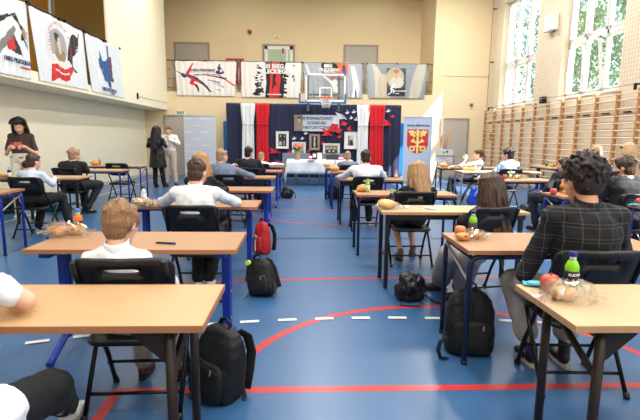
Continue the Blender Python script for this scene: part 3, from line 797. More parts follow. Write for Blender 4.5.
# 2 black/red
def splat(n, cx, cy, sx, sy, r0, r1, m, sd):
    rr = random.Random(sd); return [('ell', (rr.gauss(cx, sx), rr.gauss(cy, sy), rr.uniform(r0, r1), rr.uniform(r0, r1) * 1.7, rr.uniform(0, 90)), m) for _ in range(n)]
sh = splat(46, .28, .4, .035, .25, .006, .026, M_INKB, 3) + splat(10, .28, .2, .03, .1, .02, .04, M_INKB, 5) + splat(30, .72, .4, .02, .3, .008, .03, M_INKB, 4) + splat(5, .88, .7, .02, .12, .008, .02, M_INKB, 6) + [
    ('poly', [(.4, 0), (.42, .4), (.4, 1), (.74, 1), (.7, .6), (.73, .3), (.72, 0)], M_INKB), ('poly', [(.47, 0), (.49, .5), (.47, 1), (.64, 1), (.66, .5), (.64, 0)], M_PRED),
    ('line', ([(.555, .62), (.55, .45), (.53, .26)], .028, .012), M_INKB), ('ell', (.55, .64, .016, .04, 0), M_INKB), ('line', ([(.56, .45), (.585, .32)], .018, .01), M_INKB), ('rect', (.44, .08, .68, .1), M_BAN)]
gbanner('white banner with a black and red centre stripe and a runner silhouette', q4(241, 61.5, 301.5, 62.6, 97, 98, 1, -2), M_BAN, sh,
        {M_BAN: [('III BIEG', .56, .88, .17, .008)], M_PAPER: [('PILECKIEGO', .57, .73, .16, .008)]}, seed=2)
# 3 grey photograph banner behind the hoop
sh = [('rect', (.0, 0, .3, 1), M_BANG), ('rect', (.34, .0, .74, .7), M_BANG2), ('rect', (.31, .7, .76, 1), M_INKB), ('poly', [(.52, .7), (.6, .86), (.56, 1), (.76, 1), (.76, .7)], mat('print_orange', srgb(228, 106, 74), .6)),
      ('ell', (.69, .8, .035, .1, 0), M_PBLUE), ('ell', (.69, .9, .022, .05, 0), M_PHOTO3), ('line', ([(.34, .62), (.44, .48), (.5, .4), (.54, .2)], .02, .05), M_PAPER), ('ell', (.52, .44, .045, .1, 0), M_PAPER),
      ('line', ([(.86, .0), (.9, .3), (.84, .9)], .06, .04), M_BANC), ('ell', (.88, .22, .05, .2, 0), M_PAPER), ('line', ([(.05, .95), (.09, .7)], .01, .02), M_BANC), ('ell', (.88, .1, .012, .16, 0), M_PBLUE)]
gbanner('grey photo banner with an orange and black title panel behind the basketball backboard', q4(303, 62.8, 362, 63.6, 97.5, 98, 3, .5), M_BANG, sh,
        {M_PAPER: [('BIEG', .42, .92, .12, .008), ('PILECKIEGO', .44, .81, .11, .006), ('I MEMORIAL', .43, .74, .07, .003)], M_PRED: [('BIEG PAMIECI', .56, .56, .07, .003)]}, seed=3)
# 4 smoke banner with dark panel
pan = [(.33, .1), (.345, .05), (.64, .05), (.655, .1), (.655, .86), (.64, .88), (.345, .88), (.33, .86)]
sh = [('ell', (.1, .4, .2, .8, 10), M_PHOTO4), ('ell', (.0, .3, .12, .9, 0), M_PGREY), ('ell', (.28, .2, .12, .5, 0), mat('banner_beige', srgb(192, 180, 164), .6, var=.1)), ('ell', (.85, .4, .1, .8, -6), mat('banner_sand', srgb(186, 180, 166), .6, var=.1)),
      ('poly', pan, mat('panel_slate', srgb(70, 76, 86), .6, var=.2, scale=3)), ('ell', (.47, .6, .15, .3, 0), mat('panel_beige', srgb(180, 170, 140), .6, var=.15)), ('ell', (.5, .46, .12, .18, 0), M_PHOTO4), ('ell', (.49, .7, .05, .12, 0), M_SKINP), ('ell', (.485, .79, .052, .06, 0), M_PHOTO2),
      ('rect', (.335, .07, .65, .3), mat('panel_dark', srgb(48, 46, 50), .6)), ('line', ([(.44, .36), (.4, .28), (.42, .2), (.35, .1)], .02, .008), M_PAPER), ('line', ([(.41, .28), (.46, .22), (.44, .14)], .016, .008), M_PAPER), ('line', ([(.42, .34), (.48, .3), (.53, .32)], .012, .006), M_PAPER), ('ell', (.46, .4, .015, .03, 0), M_PAPER)]
gbanner('smoky grey banner with a dark portrait panel at the right end of the back gallery', q4(367, 63.6, 427, 64.2, 98, 98.6, 1.5, -3), M_BANG2, sh,
        {M_PAPER: [('BIEG PILECKIEGO', .555, .21, .05, .002), ('edycja', .51, .14, .045, .002)]}, seed=4)
# side gallery banners
def qx(x0, y0, x1, y1, bx0, by0, bx1, by1):
    X = XG + .0
    return WX(x0, y0, X), WX(x1, y1, X), WX(bx0, by0, X), WX(bx1, by1, X)
sh = [('line', ([(.7, .78), (.9, .62), (.86, .5)], .02, .02), M_INKB), ('line', ([(.6, .74), (.74, .8), (.86, .62)], .012, .012), M_INKB), ('line', ([(.86, .55), (.95, .38), (.97, .6)], .012, .01), M_INKB), ('ell', (.9, .58, .03, .07, 10), M_PHOTO2),
      ('poly', [(.55, .52), (.7, .55), (.8, .36), (.86, .28), (.7, .3), (.55, .34)], M_PHOTO3), ('poly', [(.55, .48), (.68, .5), (.74, .36), (.6, .32)], M_PRED), ('line', ([(.4, .3), (.7, .6)], .05, .04), M_PHOTO1), ('line', ([(.3, .6), (.6, .75)], .05, .02), M_INKB)]
tl, tr, bl, br = qx(-30, -20, 25, 2.2, -26, 68, 31.5, 79.5)
gbanner('white banner with a black and red figure nearest the camera on the side gallery', (tl, tr, bl, br), M_BANC, sh, {M_INK: [('I BIEG PILECKIEGO', .73, .2, .075, .004)], M_PRED: [('zapraszamy', .86, .13, .05, .002)]}, 120, 80, 'X', seed=1)
eagle = [('line', ([(.62, .3), (.66, .5), (.7, .66), (.78, .82)], .05, .06), M_PHOTO3)] + [('line', ([(.68 + .03 * k, .5 + .055 * k), (.82 + .015 * k, .62 + .06 * k)], .022, .008), M_PHOTO3) for k in range(6)] + \
        [('line', ([(.6, .42), (.7, .3), (.74, .26)], .03, .015), M_PHOTO3)]
sh = [('ell', (.44, .62, .16, .22, 0), M_PGREY), ('ring', (.44, .62, .2, .285, .02), M_BANC), ('ell', (.45, .46, .1, .12, 0), M_PHOTO2), ('ell', (.42, .6, .06, .16, 0), M_PHOTO2), ('ell', (.415, .72, .05, .06, 0), M_PHOTO3), ('ell', (.45, .6, .025, .13, 0), M_PHOTO4)] + eagle + \
     [('poly', [(.26, .3), (.36, .33), (.5, .28), (.62, .34), (.68, .3), (.6, .12), (.5, .06), (.36, .1), (.22, .02), (.24, .14)], M_PRED), ('poly', [(.27, .44), (.36, .38), (.5, .36), (.62, .42), (.66, .33), (.5, .25), (.36, .31), (.26, .29)], M_BAN), ('line', ([(.34, .22), (.48, .17), (.6, .21)], .012, .012), M_BAN)]
gbanner('white banner with a dark eagle, an oval portrait and a white and red ribbon', qx(27, 4, 82, 31.3, 39, 80.6, 88.5, 90.5), M_BANC, sh, None, 130, 90, 'X', seed=2)
t_ = bpy.data.objects.get('event_banner.005')
rg = MB(M_PRED)       # ring lettering around the oval
tl, tr, bl, br = qx(27, 4, 82, 31.3, 39, 80.6, 88.5, 90.5)
for k, ch in enumerate('ROTMISTRZ WITOLD PILECKI'):
    a = R(215 - 250 * k / 23); u, v = .44 + .2 * math.cos(a), .62 + .29 * math.sin(a)
    if ch == ' ': continue
    p = bilin(tl, tr, bl, br, u, v) - bl + V((.05, 0, 0))
    rg.add_mesh(text_data(ch, .085), Matrix.Translation(p) @ Matrix.Rotation(R(90), 4, 'Z') @ Matrix.Rotation(R(90), 4, 'X') @ Matrix.Rotation(a - R(90), 4, 'Z'))
rg.build('ring_lettering', t_)
mapp = [(.36, .72), (.42, .62), (.52, .64), (.55, .7), (.56, .95), (.62, .95), (.63, .68), (.62, .5), (.63, .34), (.58, .26), (.6, .2), (.56, .12), (.5, .22), (.42, .26), (.4, .4), (.3, .5), (.28, .6), (.33, .66), (.34, .8)]
sh = [('poly', [(.6, .74), (.68, .74), (.68, .6), (.71, .58), (.67, .54), (.66, .36), (.7, .32), (.68, .26), (.6, .28)], mat('print_maroon', srgb(120, 66, 72), .6)), ('poly', [(.44, .3), (.4, .4), (.33, .46), (.36, .36), (.4, .26)], mat('print_maroon', (0, 0, 0))), ('poly', mapp, M_PBLUE)]
gbanner('white banner with a blue map shape, last on the side gallery', qx(83.5, 32, 118.5, 48.5, 91.5, 91.3, 123.3, 98), M_BANC, sh, {M_INK: [('I BIEG PILECKIEGO', .5, .09, .085, .004)], M_PBLUE: [('zapraszamy', .6, .04, .04, .002)]}, 90, 90, 'X', seed=3)

# ================================================================== display table
YT0 = 13.55
a, b = W(287.5, 160, YT0), W(352, 160.5, YT0)
TX0, TX1, TZ = a.x, b.x, .745
t = thing('display_table', 'long display table under the white cloth in front of the navy backdrop', 'table', ((TX0 + TX1) / 2, YT0 + .35, 0))
w = TX1 - TX0; M_WOODD = mat('table_wood', srgb(150, 112, 78), .5, var=.1)
MB(M_WOODD).box2((-w / 2, -.34, TZ - .04), (w / 2, .34, TZ - .008)).build('tabletop', t)
for sx in (-1, 1):
    for sy in (-1, 1): MB(M_GREYM).cyl((sx * (w / 2 - .25), sy * .27, 0), (sx * (w / 2 - .25), sy * .27, TZ - .04), .02).build('leg', t)
MB(M_GREYM).cyl((0, -.27, 0), (0, -.27, TZ - .04), .02).build('leg', t)
c = MB(mat('tablecloth_white', srgb(216, 222, 232), .8, var=.02)); c.smooth = True
nx = 90; x0, x1 = -w / 2 - .02, w / 2 + .02
rows = []
prof = [(.36, TZ - .46), (.362, TZ), (-.362, TZ), (-.375, TZ - .1), (-.385, TZ - .2), (-.395, TZ - .3), (-.4, TZ - .39)]
for j, (y, z) in enumerate(prof):
    row = []
    for i in range(nx + 1):
        x = x0 + (x1 - x0) * i / nx; k = max(0, j - 2) / 4
        row.append(c.bm.verts.new((x, y - .02 * k * math.sin(x * 17 + .6 * math.sin(x * 5)), z)))
    rows.append(row)
for j in range(len(prof) - 1):
    for i in range(nx): c.face((rows[j][i], rows[j][i + 1], rows[j + 1][i + 1], rows[j + 1][i]))
# corner drop on the left reaching nearly to the floor
for sx, xe, col in ((-1, x0, 0), (1, x1, nx)):
    L = []
    for k, q in enumerate([rows[6][col], rows[5][col], rows[4][col], rows[3][col], rows[2][col], rows[1][col]]):
        drop = [.66, .6, .5, .48, .46, .46][k]
        L.append((q, c.bm.verts.new((q.co.x + sx * (.04 + .012 * k), q.co.y, max(.05, TZ - drop * (1.0 if sx > 0 else 1.04))))))
    for a_, b_ in zip(L, L[1:]): c.face((a_[0], b_[0], b_[1], a_[1]))
o = c.build('tablecloth', None, ((TX0 + TX1) / 2, YT0 + .35, .002)); tag(o, 'white tablecloth hanging over the display table with its left corner near the floor', 'tablecloth')
md = o.modifiers.new('s', 'SOLIDIFY'); md.thickness = .004; md.offset = 1
TT = TZ + .008
# vase with flowers
p = W(297.2, 160, YT0 + .15)
t = thing('flower_vase', 'tall tan vase of orange and pink tulips on the left of the white tablecloth', 'vase', (p.x, YT0 + .15, TT))
M_VASE = mat('vase_tan', srgb(178, 150, 110), .5, var=.12)
MB(M_VASE).lathe([(.07, 0), (.085, .03), (.08, .12), (.075, .22), (.082, .25), (.07, .24)], n=18).build('pot', t)
M_LEAF = mat('leaf_green', srgb(74, 124, 62), .6, var=.25); M_TUL = mat('tulip_orange', srgb(226, 120, 78), .6, var=.2); M_TUL2 = mat('tulip_pink', srgb(226, 150, 140), .6, var=.2)
lf = MB(M_LEAF); rr = random.Random(4)
heads = []
for k in range(15):
    a = rr.uniform(0, 6.28); q = rr.uniform(.03, .19); top = V((q * math.cos(a), q * math.sin(a) * .8, .25 + .17 - q * .35 + rr.uniform(-.02, .03)))
    lf.tube([(0, 0, .1), (top.x * .4, top.y * .4, .26), top], .005, 5); heads.append(top)
for k in range(16):
    a = rr.uniform(0, 6.28); q = rr.uniform(.08, .2)
    lf.tube([(.02 * math.cos(a), .02 * math.sin(a), .22), (q * .6 * math.cos(a), q * .6 * math.sin(a), .33), (q * math.cos(a), q * math.sin(a), .3 + rr.uniform(-.04, .06))], 1, 5, (.02, .004))
lf.build('foliage', t)
for k, q in enumerate(heads):
    MB(M_TUL if k % 3 else M_TUL2).ell(q, (.034, .034, .04), None, 10, 8).build('flower', t)
# standing books and boxes
M_BK = [mat('book_cream', srgb(226, 220, 206), .5), mat('book_dark_red', srgb(112, 28, 40), .5), mat('book_black', srgb(40, 36, 40), .5), mat('book_red', srgb(190, 40, 50), .5), mat('book_pink', srgb(214, 90, 120), .5)]
def stand_book(px, w, h, m, label, lean=-12, yoff=.2, rz=0):
    p = W(px, 160, YT0 + yoff)
    t = thing('standing_book', label, 'book', (p.x, YT0 + yoff, TT), group=None); t.rotation_euler = (0, 0, R(rz))
    rot = Matrix.Rotation(R(lean), 3, 'X'); 
    MB(m).box(rot @ V((0, 0, h / 2)) + V((0, 0, .004)), (w, .03, h), rot, .003).build('cover', t)
    MB(M_PAPER).box(rot @ V((0, -.0165, h * .55)) + V((0, 0, .004)), (w * .7, .002, h * .5), rot).build('print_panel', t)
    MB(M_PAPER).box(rot @ V((0, .018, h / 2)) + V((0, 0, .004)), (w - .015, .02, h - .02), rot).build('pages', t)
stand_book(310.5, .12, .13, M_BK[3], 'small red book lying upright beside the vase on the display table', -30)
stand_book(314.3, .13, .21, M_BK[2], 'dark standing book with a red base left of the cream one')
stand_book(319.6, .14, .2, M_BK[0], 'cream standing book in the middle of the display table', rz=8)
stand_book(341, .16, .09, M_BK[4], 'low pink book near the boy at the right of the display table', -40)
for px, lb in ((328.5, 'small dark folder propped on the display table under the sepia group photo'), (335, 'black laptop sized box on the display table beside the dark folder')):
    p = W(px, 160, YT0 + .3)
    t = thing('document_stand', lb, 'stand', (p.x, YT0 + .3, TT))
    MB(M_BK[2]).box((0, 0, .07), (.26 if px > 330 else .16, .015, .14), Matrix.Rotation(R(-15), 3, 'X'), .003).build('panel', t)
    MB(M_GREYM).box((0, .04, .025), (.1, .06, .05)).build('foot', t)
p = W(307.5, 160, YT0 + .1)
t = thing('paper_sheet', 'white sheet of paper lying on the display table beside the vase', 'paper', (p.x + .1, YT0 + .02, TT)); MB(M_PAPER).box((0, 0, .002), (.21, .29, .003), Matrix.Rotation(.2, 3, 'Z')).build('sheet', t)
# pair of grey padded chairs behind the table
def pad_chair(px, y, label):
    p = W(px, 158, y); m = mat('chair_grey_fabric', srgb(112, 124, 142), .8, var=.05, scale=40)
    t = thing('padded_chair', label, 'chair', (p.x, y, 0), R(180))
    MB(m).box((0, .0, .45), (.44, .42, .07), None, .02).build('seat', t)
    MB(m).box((0, -.22, .72), (.44, .05, .36), Matrix.Rotation(R(6), 3, 'X'), .02).build('backrest', t)
    for sx in (-.19, .19):
        MB(M_GREYM).tube([(sx, .18, 0), (sx, .17, .43)], .012).build('leg', t); MB(M_GREYM).tube([(sx, -.22, 0), (sx, -.2, .43), (sx, -.24, .7)], .012).build('leg', t)
for px, lb in ((289, 'grey padded chair behind the left corner of the display table'), (303.5, 'grey padded chair behind the display table to the right of the vase'), (329, 'grey padded chair behind the middle of the display table'), (338, 'grey padded chair behind the right part of the display table')):
    pad_chair(px, 14.85, lb)

# ================================================================== easel
YE = 14.5
p = W(444, 180, YE)
t = thing('easel', 'wooden tripod easel by the grey door at the back right', 'easel', (p.x, YE, 0))
M_EAS = mat('easel_wood', srgb(176, 130, 88), .5, var=.1)
for (x0, y0, x1, y1, zt) in ((-.42, -.25, -.07, .02, 1.62), (.36, -.25, .07, .02, 1.62)): MB(M_EAS).tube([(x0, y0, 0), (x1, y1, zt)], .02, 6).build('leg', t)
MB(M_EAS).tube([(.0, .5, 0), (0, .05, 1.55)], .018, 6).build('leg', t)
MB(M_EAS).tube([(-.02, -.01, .9), (.1, -.01, 1.82)], .016, 6).build('mast', t); MB(M_EAS).box((0, -.17, .55), (.62, .03, .04)).build('crossbar', t); MB(M_EAS).box((0, -.14, .88), (.66, .06, .035)).build('tray', t)
a, b = W(435, 162, YE - .16), W(452.5, 149, YE - .1)
sh = [('poly', [(.35, .42), (.45, .7), (.6, .68), (.66, .42)], mat('print_yellow', srgb(206, 196, 70), .6)), ('ell', (.68, .78, .07, .1, 0), M_PBLUE), ('ell', (.5, .72, .06, .1, 0), mat('print_green', srgb(90, 150, 110), .6))]
w, h = b.x - a.x, b.z - a.z
t2 = thing('easel_poster', 'pale board with a small yellow and blue emblem standing on the easel', 'poster', (a.x, YE - .17, a.z), rot=(R(-6), 0, 0))
MB(mat('poster_grey', srgb(184, 192, 198), .6, var=.02)).box2((0, 0, 0), (w, .012, h)).build('board', t2)
printed('print', mat('poster_grey', (0, 0, 0)), [(k[0], [(q[0] * w, q[1] * h) for q in k[1]] if k[0] == 'poly' else (k[1][0] * w, k[1][1] * h, k[1][2] * w, k[1][3] * h, 0), k[2]) for k in sh], w, h, 30, 24, lambda u, v: V((u, -.002, v))).build('print', t2)
lt = MB(M_INK); lt.add_mesh(text_data('IX konkurs', h * .1), Matrix.Translation((w / 2, -.004, h * .27)) @ Matrix.Rotation(R(90), 4, 'X')); lt.build('lettering', t2)
# ================================================================== school desks
DH = .73
def wood(name, col, var=.10):
    m = mat(name, col, .38, var=var, scale=5, stretch=(1.2, 22, 22), spec=.4); return m
M_BEECH = wood('beech_laminate', srgb(174, 133, 98), .06)
M_BIRCH = wood('birch_laminate', srgb(196, 158, 116), .06)
M_PALE = wood('pale_laminate', srgb(200, 172, 134), .06)
M_EDGE = mat('beech_edge', srgb(166, 112, 74), .45, var=.06); M_EDGEP = mat('pale_edge', srgb(186, 146, 104), .45, var=.06)
M_BLUE = mat('blue_enamel', srgb(26, 52, 150), .35, var=.06); M_NAVYM = mat('navy_enamel', srgb(24, 30, 66), .4, var=.1)
M_BROWN = mat('brown_worn_enamel', srgb(36, 21, 17), .5, var=.5, scale=60); M_BLKM = mat('black_enamel', srgb(24, 24, 28), .4, var=.1)
M_SILV = mat('bolt_steel', (.6, .6, .62), .3, .9)
def make_desk(name, label, loc, rz, top, edge, style, legm, W_=1.2, D=.5, flip=False, group=None):
    t = thing(name, label, 'desk', loc, rz, group)
    H = DH; th = .024
    MB(top).box2((.004, .004, H - th), (W_ - .004, D - .004, H), .002).build('tabletop', t)
    e = MB(edge); a = .0045
    e.box2((0, 0, H - th - .001), (W_, a, H + .0004)).box2((0, D - a, H - th - .001), (W_, D, H + .0004)).box2((0, a, H - th - .001), (a, D - a, H + .0004)).box2((W_ - a, a, H - th - .001), (W_, D - a, H + .0004))
    e.build('edge_band', t)
    Z = H - th - .001
    if style == 'brown':
        for x in (.13, W_ - .13):
            for y in (.05, D - .06):
                MB(legm).cyl((x, y, 0), (x, y, Z), .019, None, 10).build('leg', t)
            MB(legm).tube([(x, D - .07, Z - .03), (x, .06, Z - .2)], 1, 8, (.014, .02)).build('brace', t)
            MB(legm).box2((x - .016, .05, Z - .045), (x + .016, D - .06, Z)).build('rail', t)
            s = 1 if x < W_ / 2 else -1
            g = MB(legm); g.prism([(0, 0), (s * .14, 0), (s * .14, -.03), (s * .02, -.14), (0, -.14)] if s > 0 else [(0, 0), (0, -.14), (s * .02, -.14), (s * .14, -.03), (s * .14, 0)], Matrix.Translation((x, .06, Z)) @ Matrix.Rotation(R(90), 4, 'X'), .006); g.build('gusset', t)
        MB(legm).box2((.13, D - .09, Z - .04), (W_ - .13, D - .07, Z)).build('back_rail', t)
    elif style == 'tee':
        for x in (.1, W_ - .1):
            c = MB(legm); c.box2((x - .026, D / 2 - .045, .1), (x + .026, D / 2 - .005, Z - .02), .008).box2((x - .026, D / 2 + .005, .1), (x + .026, D / 2 + .045, Z - .02), .008).build('leg', t)
            MB(legm).tube([(x, .0, .02), (x, .05, .045), (x, D / 2 - .03, .13), (x, D / 2 + .03, .13), (x, D - .05, .045), (x, D, .02)], .022, 10).build('foot', t)
            MB(legm).box2((x - .03, .04, Z - .035), (x + .03, D - .04, Z)).build('rail', t)
            b = MB(M_SILV)
            for z in (.16, .22, .4): b.cyl((x + .026, D / 2 - .025, z), (x + .031, D / 2 - .025, z), .009, None, 8)
            b.build('bolts', t)
        MB(legm).box2((.1, D / 2 - .02, Z - .05), (W_ - .1, D / 2 + .02, Z - .005)).build('crossbar', t)
    elif style == 'arch':
        for y in (.03, D - .04):
            r = .06; x0, x1 = .025, W_ - .025
            for xa, s in ((x0, 1), (x1, -1)):
                pts = [(xa, y, 0), (xa, y, Z - .02 - r)] + [(xa + s * r * (1 - math.cos(q)), y, Z - .02 - r + r * math.sin(q)) for q in (R(22), R(45), R(67), R(90))] + [(xa + s * .2, y, Z - .02)]
                MB(legm).tube(pts, .0165, 10).build('leg', t)
                MB(M_BLKM).cyl((xa, y, 0), (xa, y, .025), .02, None, 10).build('foot_cap', t)
            MB(legm).tube([(x0 + .2, y, Z - .02), (x1 - .2, y, Z - .02)], .0165, 8).build('rail', t)
        for xa in (.03, W_ - .03):
            MB(M_GREYM).tube([(xa, D - .05, Z - .04), (xa, .04, Z - .19)], .011, 8).build('brace', t)
            MB(legm).tube([(xa + .005, .03, Z - .025), (xa + .005, D - .04, Z - .025)], .013, 8).build('side_rail', t)
    elif style in ('square', 'inset'):
        ii = .06 if style == 'square' else .24
        for x in (ii, W_ - ii):
            for y in (.06, D - .06): MB(legm).box2((x - .017, y - .017, 0), (x + .017, y + .017, Z)).build('leg', t)
            MB(legm).tube([(x, .06, .3), (x, D - .06, .3)], .011, 8).build('side_rail', t)
        MB(legm).box2((.04, .012, Z - .045), (W_ - .04, .03, Z)).box2((.04, D - .03, Z - .045), (W_ - .04, D - .012, Z)).build('apron', t)
    return t
DESKS = [
 # id, near-left x, near y, width, depth, top, edge, style, metal, label, rz
 ('A1', -1.62, 1.55, 1.28, .47, M_BIRCH, M_EDGE, 'brown', M_BROWN, 'birch desk with worn brown legs in the bottom corner, boy leaning an elbow on it', 0),
 ('A2', -1.60, 2.66, 1.22, .53, M_BEECH, M_EDGE, 'tee', M_BLUE, 'beech desk with blue pedestal legs holding two bagged buns and a dark pen', 0),
 ('A3', -1.64, 4.36, 1.22, .5, M_BEECH, M_EDGE, 'tee', M_BLUE, 'beech desk with blue legs under the spread arms of the white-shirted boy on the left', 0),
 ('A4', -1.58, 5.72, 1.22, .5, M_BEECH, M_EDGE, 'tee', M_BLUE, 'beech desk in front of the ginger-haired girl in the left aisle column', 0),
 ('A5', -1.66, 7.6, 1.22, .5, M_BEECH, M_EDGE, 'tee', M_BLUE, 'beech desk in front of the boy in the blue-grey shirt', 0),
 ('A6', -1.62, 9.1, 1.22, .5, M_BEECH, M_EDGE, 'tee', M_BLUE, 'beech desk in front of the dark-haired boy in a navy suit by the left drapes', 0),
 ('A7', -1.62, 10.5, 1.22, .5, M_BEECH, M_EDGE, 'tee', M_BLUE, 'beech desk of the fair-haired small boy, closest to the display table on the left', 0),
 ('R1', .975, 1.53, 1.25, .48, M_PALE, M_EDGEP, 'brown', M_BROWN, 'pale desk with worn brown legs holding a big apple and green bottle, bottom right', 0),
 ('R2', .99, 2.65, 1.25, .54, M_BEECH, M_EDGE, 'arch', M_NAVYM, 'orange beech desk with navy tube legs in front of the boy in the plaid shirt', 0),
 ('C1', .725, 4.1, 1.36, .45, M_PALE, M_EDGEP, 'square', M_BLKM, 'pale desk with black legs behind the girl with long brown hair', 0),
 ('C2', .65, 5.37, 1.2, .5, M_BEECH, M_EDGE, 'arch', M_NAVYM, 'beech desk with navy tube legs in front of the blonde girl in black', 0),
 ('C3', .60, 7.38, 1.05, .5, M_BEECH, M_EDGE, 'arch', M_NAVYM, 'beech desk in front of the dark-haired boy in a white shirt beside the aisle', 0),
 ('C4', .575, 9.05, 1.1, .5, M_BEECH, M_EDGE, 'arch', M_BLUE, 'unoccupied beech desk behind the fair boy in the blue-grey jacket', 0),
 ('C5', .53, 10.35, 1.1, .5, M_BEECH, M_EDGE, 'arch', M_BLUE, 'beech desk of the fair boy in the blue-grey jacket, closest to the display table', 0),
 ('B1', -4.60, 5.28, 1.22, .5, M_BEECH, M_EDGE, 'arch', M_BLUE, 'beech desk with bright blue tube legs cut by the left picture edge', R(2)),
 ('B2', -4.67, 7.3, 1.22, .5, M_PALE, M_EDGEP, 'inset', M_BLKM, 'pale desk with black legs in front of the seated boy in a pale shirt', 0),
 ('B3', -4.65, 8.95, 1.22, .5, M_PALE, M_EDGEP, 'arch', M_BLUE, 'pale desk with blue legs in front of the dark-suited boy by the cream wall', 0),
 ('B4', -4.76, 10.4, 1.22, .5, M_PALE, M_EDGEP, 'arch', M_BLUE, 'pale desk with blue legs in front of the empty folding chair', 0),
 ('D1', 3.42, 4.2, 1.2, .5, M_BEECH, M_EDGE, 'arch', M_BLUE, 'beech desk with an apple and a blue wrapper cut by the right picture edge', 0),
 ('D2', 3.06, 5.3, 1.2, .48, M_BEECH, M_EDGE, 'arch', M_BLUE, 'beech desk with blue tube legs in front of the dark-suited boy on the right', 0),
 ('D3', 2.98, 7.45, 1.2, .5, M_PALE, M_EDGEP, 'tee', M_BLUE, 'pale desk with a red apple and green bottle behind the boy in light blue', 0),
 ('D4', 3.3, 9.5, 1.7, .5, M_PALE, M_EDGEP, 'arch', M_GREYM, 'long pale desk with grey legs in front of the boy in light blue', 0),
 ('D5', 3.27, 10.85, 1.5, .5, M_PALE, M_EDGEP, 'arch', M_NAVYM, 'pale desk beside the easel behind the girl sitting in profile', 0),
 ('D6', 6.46, 10.9, 1.2, .5, M_PALE, M_EDGEP, 'tee', M_BLUE, 'small pale desk with a thick blue leg standing against the wall bars', R(90)),
]
DK = {}
for (k, x, y, w, d, top, edge, st, lm, lb, rz) in DESKS:
    DK[k] = make_desk('school_desk', lb, (x, y, 0), rz, top, edge, st, lm, w, d)

# ================================================================== folding chairs
M_CHP = mat('charcoal_plastic', srgb(20, 21, 23), .42, var=.12, scale=140, bump=.12)
M_CHR = mat('charcoal_plastic_recess', srgb(24, 25, 28), .5, var=.1)
M_CHT = mat('chair_tube_black', srgb(14, 15, 17), .3, .3, var=.1)
def chair_meshes():
    D = {}
    # backrest: rounded trapezoid with a slot, bent slightly around the sitter
    n = 30; mb = MB(M_CHP)
    Wt, Wb, H = .235, .205, .27
    def out(a):
        c, s = math.cos(a), math.sin(a); e = .42
        x = math.copysign(abs(c) ** e, c); z = math.copysign(abs(s) ** e, s)
        w = Wb + (Wt - Wb) * (z + 1) / 2
        return x * w, z * H / 2
    def slot(a):
        c, s = math.cos(a), math.sin(a); e = .5
        return math.copysign(abs(c) ** e, c) * .08, .07 + math.copysign(abs(s) ** e, s) * .02
    N = 48
    def bend(x, z, y): return V((x, y + .5 * x * x - .0, z))
    front, back = [], []
    for ring_, fn in ((front, None), (back, None)): pass
    rings = []
    for y, k in ((-.012, .97), (-.006, 1), (.008, 1), (.014, .965)):
        rings.append([mb.bm.verts.new(bend(out(2 * math.pi * i / N)[0] * k, out(2 * math.pi * i / N)[1] * k, y)) for i in range(N)])
    ins = []
    for y in (-.012, .014): ins.append([mb.bm.verts.new(bend(*slot(2 * math.pi * i / N), y)) for i in range(N)])
    mid0 = [mb.bm.verts.new(bend(*(V(out(2 * math.pi * i / N)) * .5 + V(slot(2 * math.pi * i / N)) * .5), -.014)) for i in range(N)]
    mid1 = [mb.bm.verts.new(bend(*(V(out(2 * math.pi * i / N)) * .5 + V(slot(2 * math.pi * i / N)) * .5), .014)) for i in range(N)]
    mb.smooth = True
    seq = [ins[0], mid0, rings[0], rings[1], rings[2], rings[3], mid1, ins[1], ins[0]]
    for a, b in zip(seq, seq[1:]):
        for i in range(N): mb.face((a[i], a[(i + 1) % N], b[(i + 1) % N], b[i]))
    D['backrest'] = mb.data('backrest')
    rc = MB(M_CHR); rc.smooth = False
    pts = rrect(.13, .085, .018)
    rc.prism(pts, Matrix.Translation((0, -.0135, -.008)) @ Matrix.Rotation(R(90), 4, 'X'), .004)
    D['recess'] = rc.data('handle_recess')
    s = MB(M_CHP); s.smooth = True
    rr = []
    for z, k in ((-.02, .93), (-.012, .99), (.0, 1), (.01, .98), (.014, .9), (.01, .5)):
        ring_ = []
        for x, y in rrect(.40 * k, .39 * k, .07 * k, 6): ring_.append(s.bm.verts.new((x, y, z - .1 * x * x)))
        rr.append(ring_)
    s.skin(rr)
    D['seat'] = s.data('seat')
    for sg, nm in ((-1, 'l'), (1, 'r')):
        x = sg * .205
        D['frame' + nm] = MB(M_CHT).tube([(x - sg * .004, .205, .0), (x - sg * .004, .12, .2), (x, -.02, .45), (x - sg * .004, -.13, .6), (x - sg * .012, -.225, .79)], .0125, 10).data('frame_tube')
        D['rear' + nm] = MB(M_CHT).tube([(x + sg * .016, .1, .405), (x + sg * .016, .02, .29), (x + sg * .014, -.17, 0)], .0115, 10).data('rear_leg')
        D['cap' + nm] = MB(M_BLKM).cyl((x - sg * .004, .207, 0), (x - sg * .004, .196, .03), .017, None, 10).data('foot_cap')
        D['rcap' + nm] = MB(M_BLKM).cyl((x + sg * .014, -.172, 0), (x + sg * .014, -.158, .03), .016, None, 10).data('foot_cap')
    D['fbar'] = MB(M_CHT).tube([(-.215, .14, .15), (.215, .14, .15)], .009, 8).data('crossbar')
    D['rbar'] = MB(M_CHT).tube([(-.215, -.1, .105), (.215, -.1, .105)], .009, 8).data('crossbar')
    D['sbar'] = MB(M_CHT).tube([(-.22, .1, .4), (.22, .1, .4)], .009, 8).data('crossbar')
    return D
CM = chair_meshes()
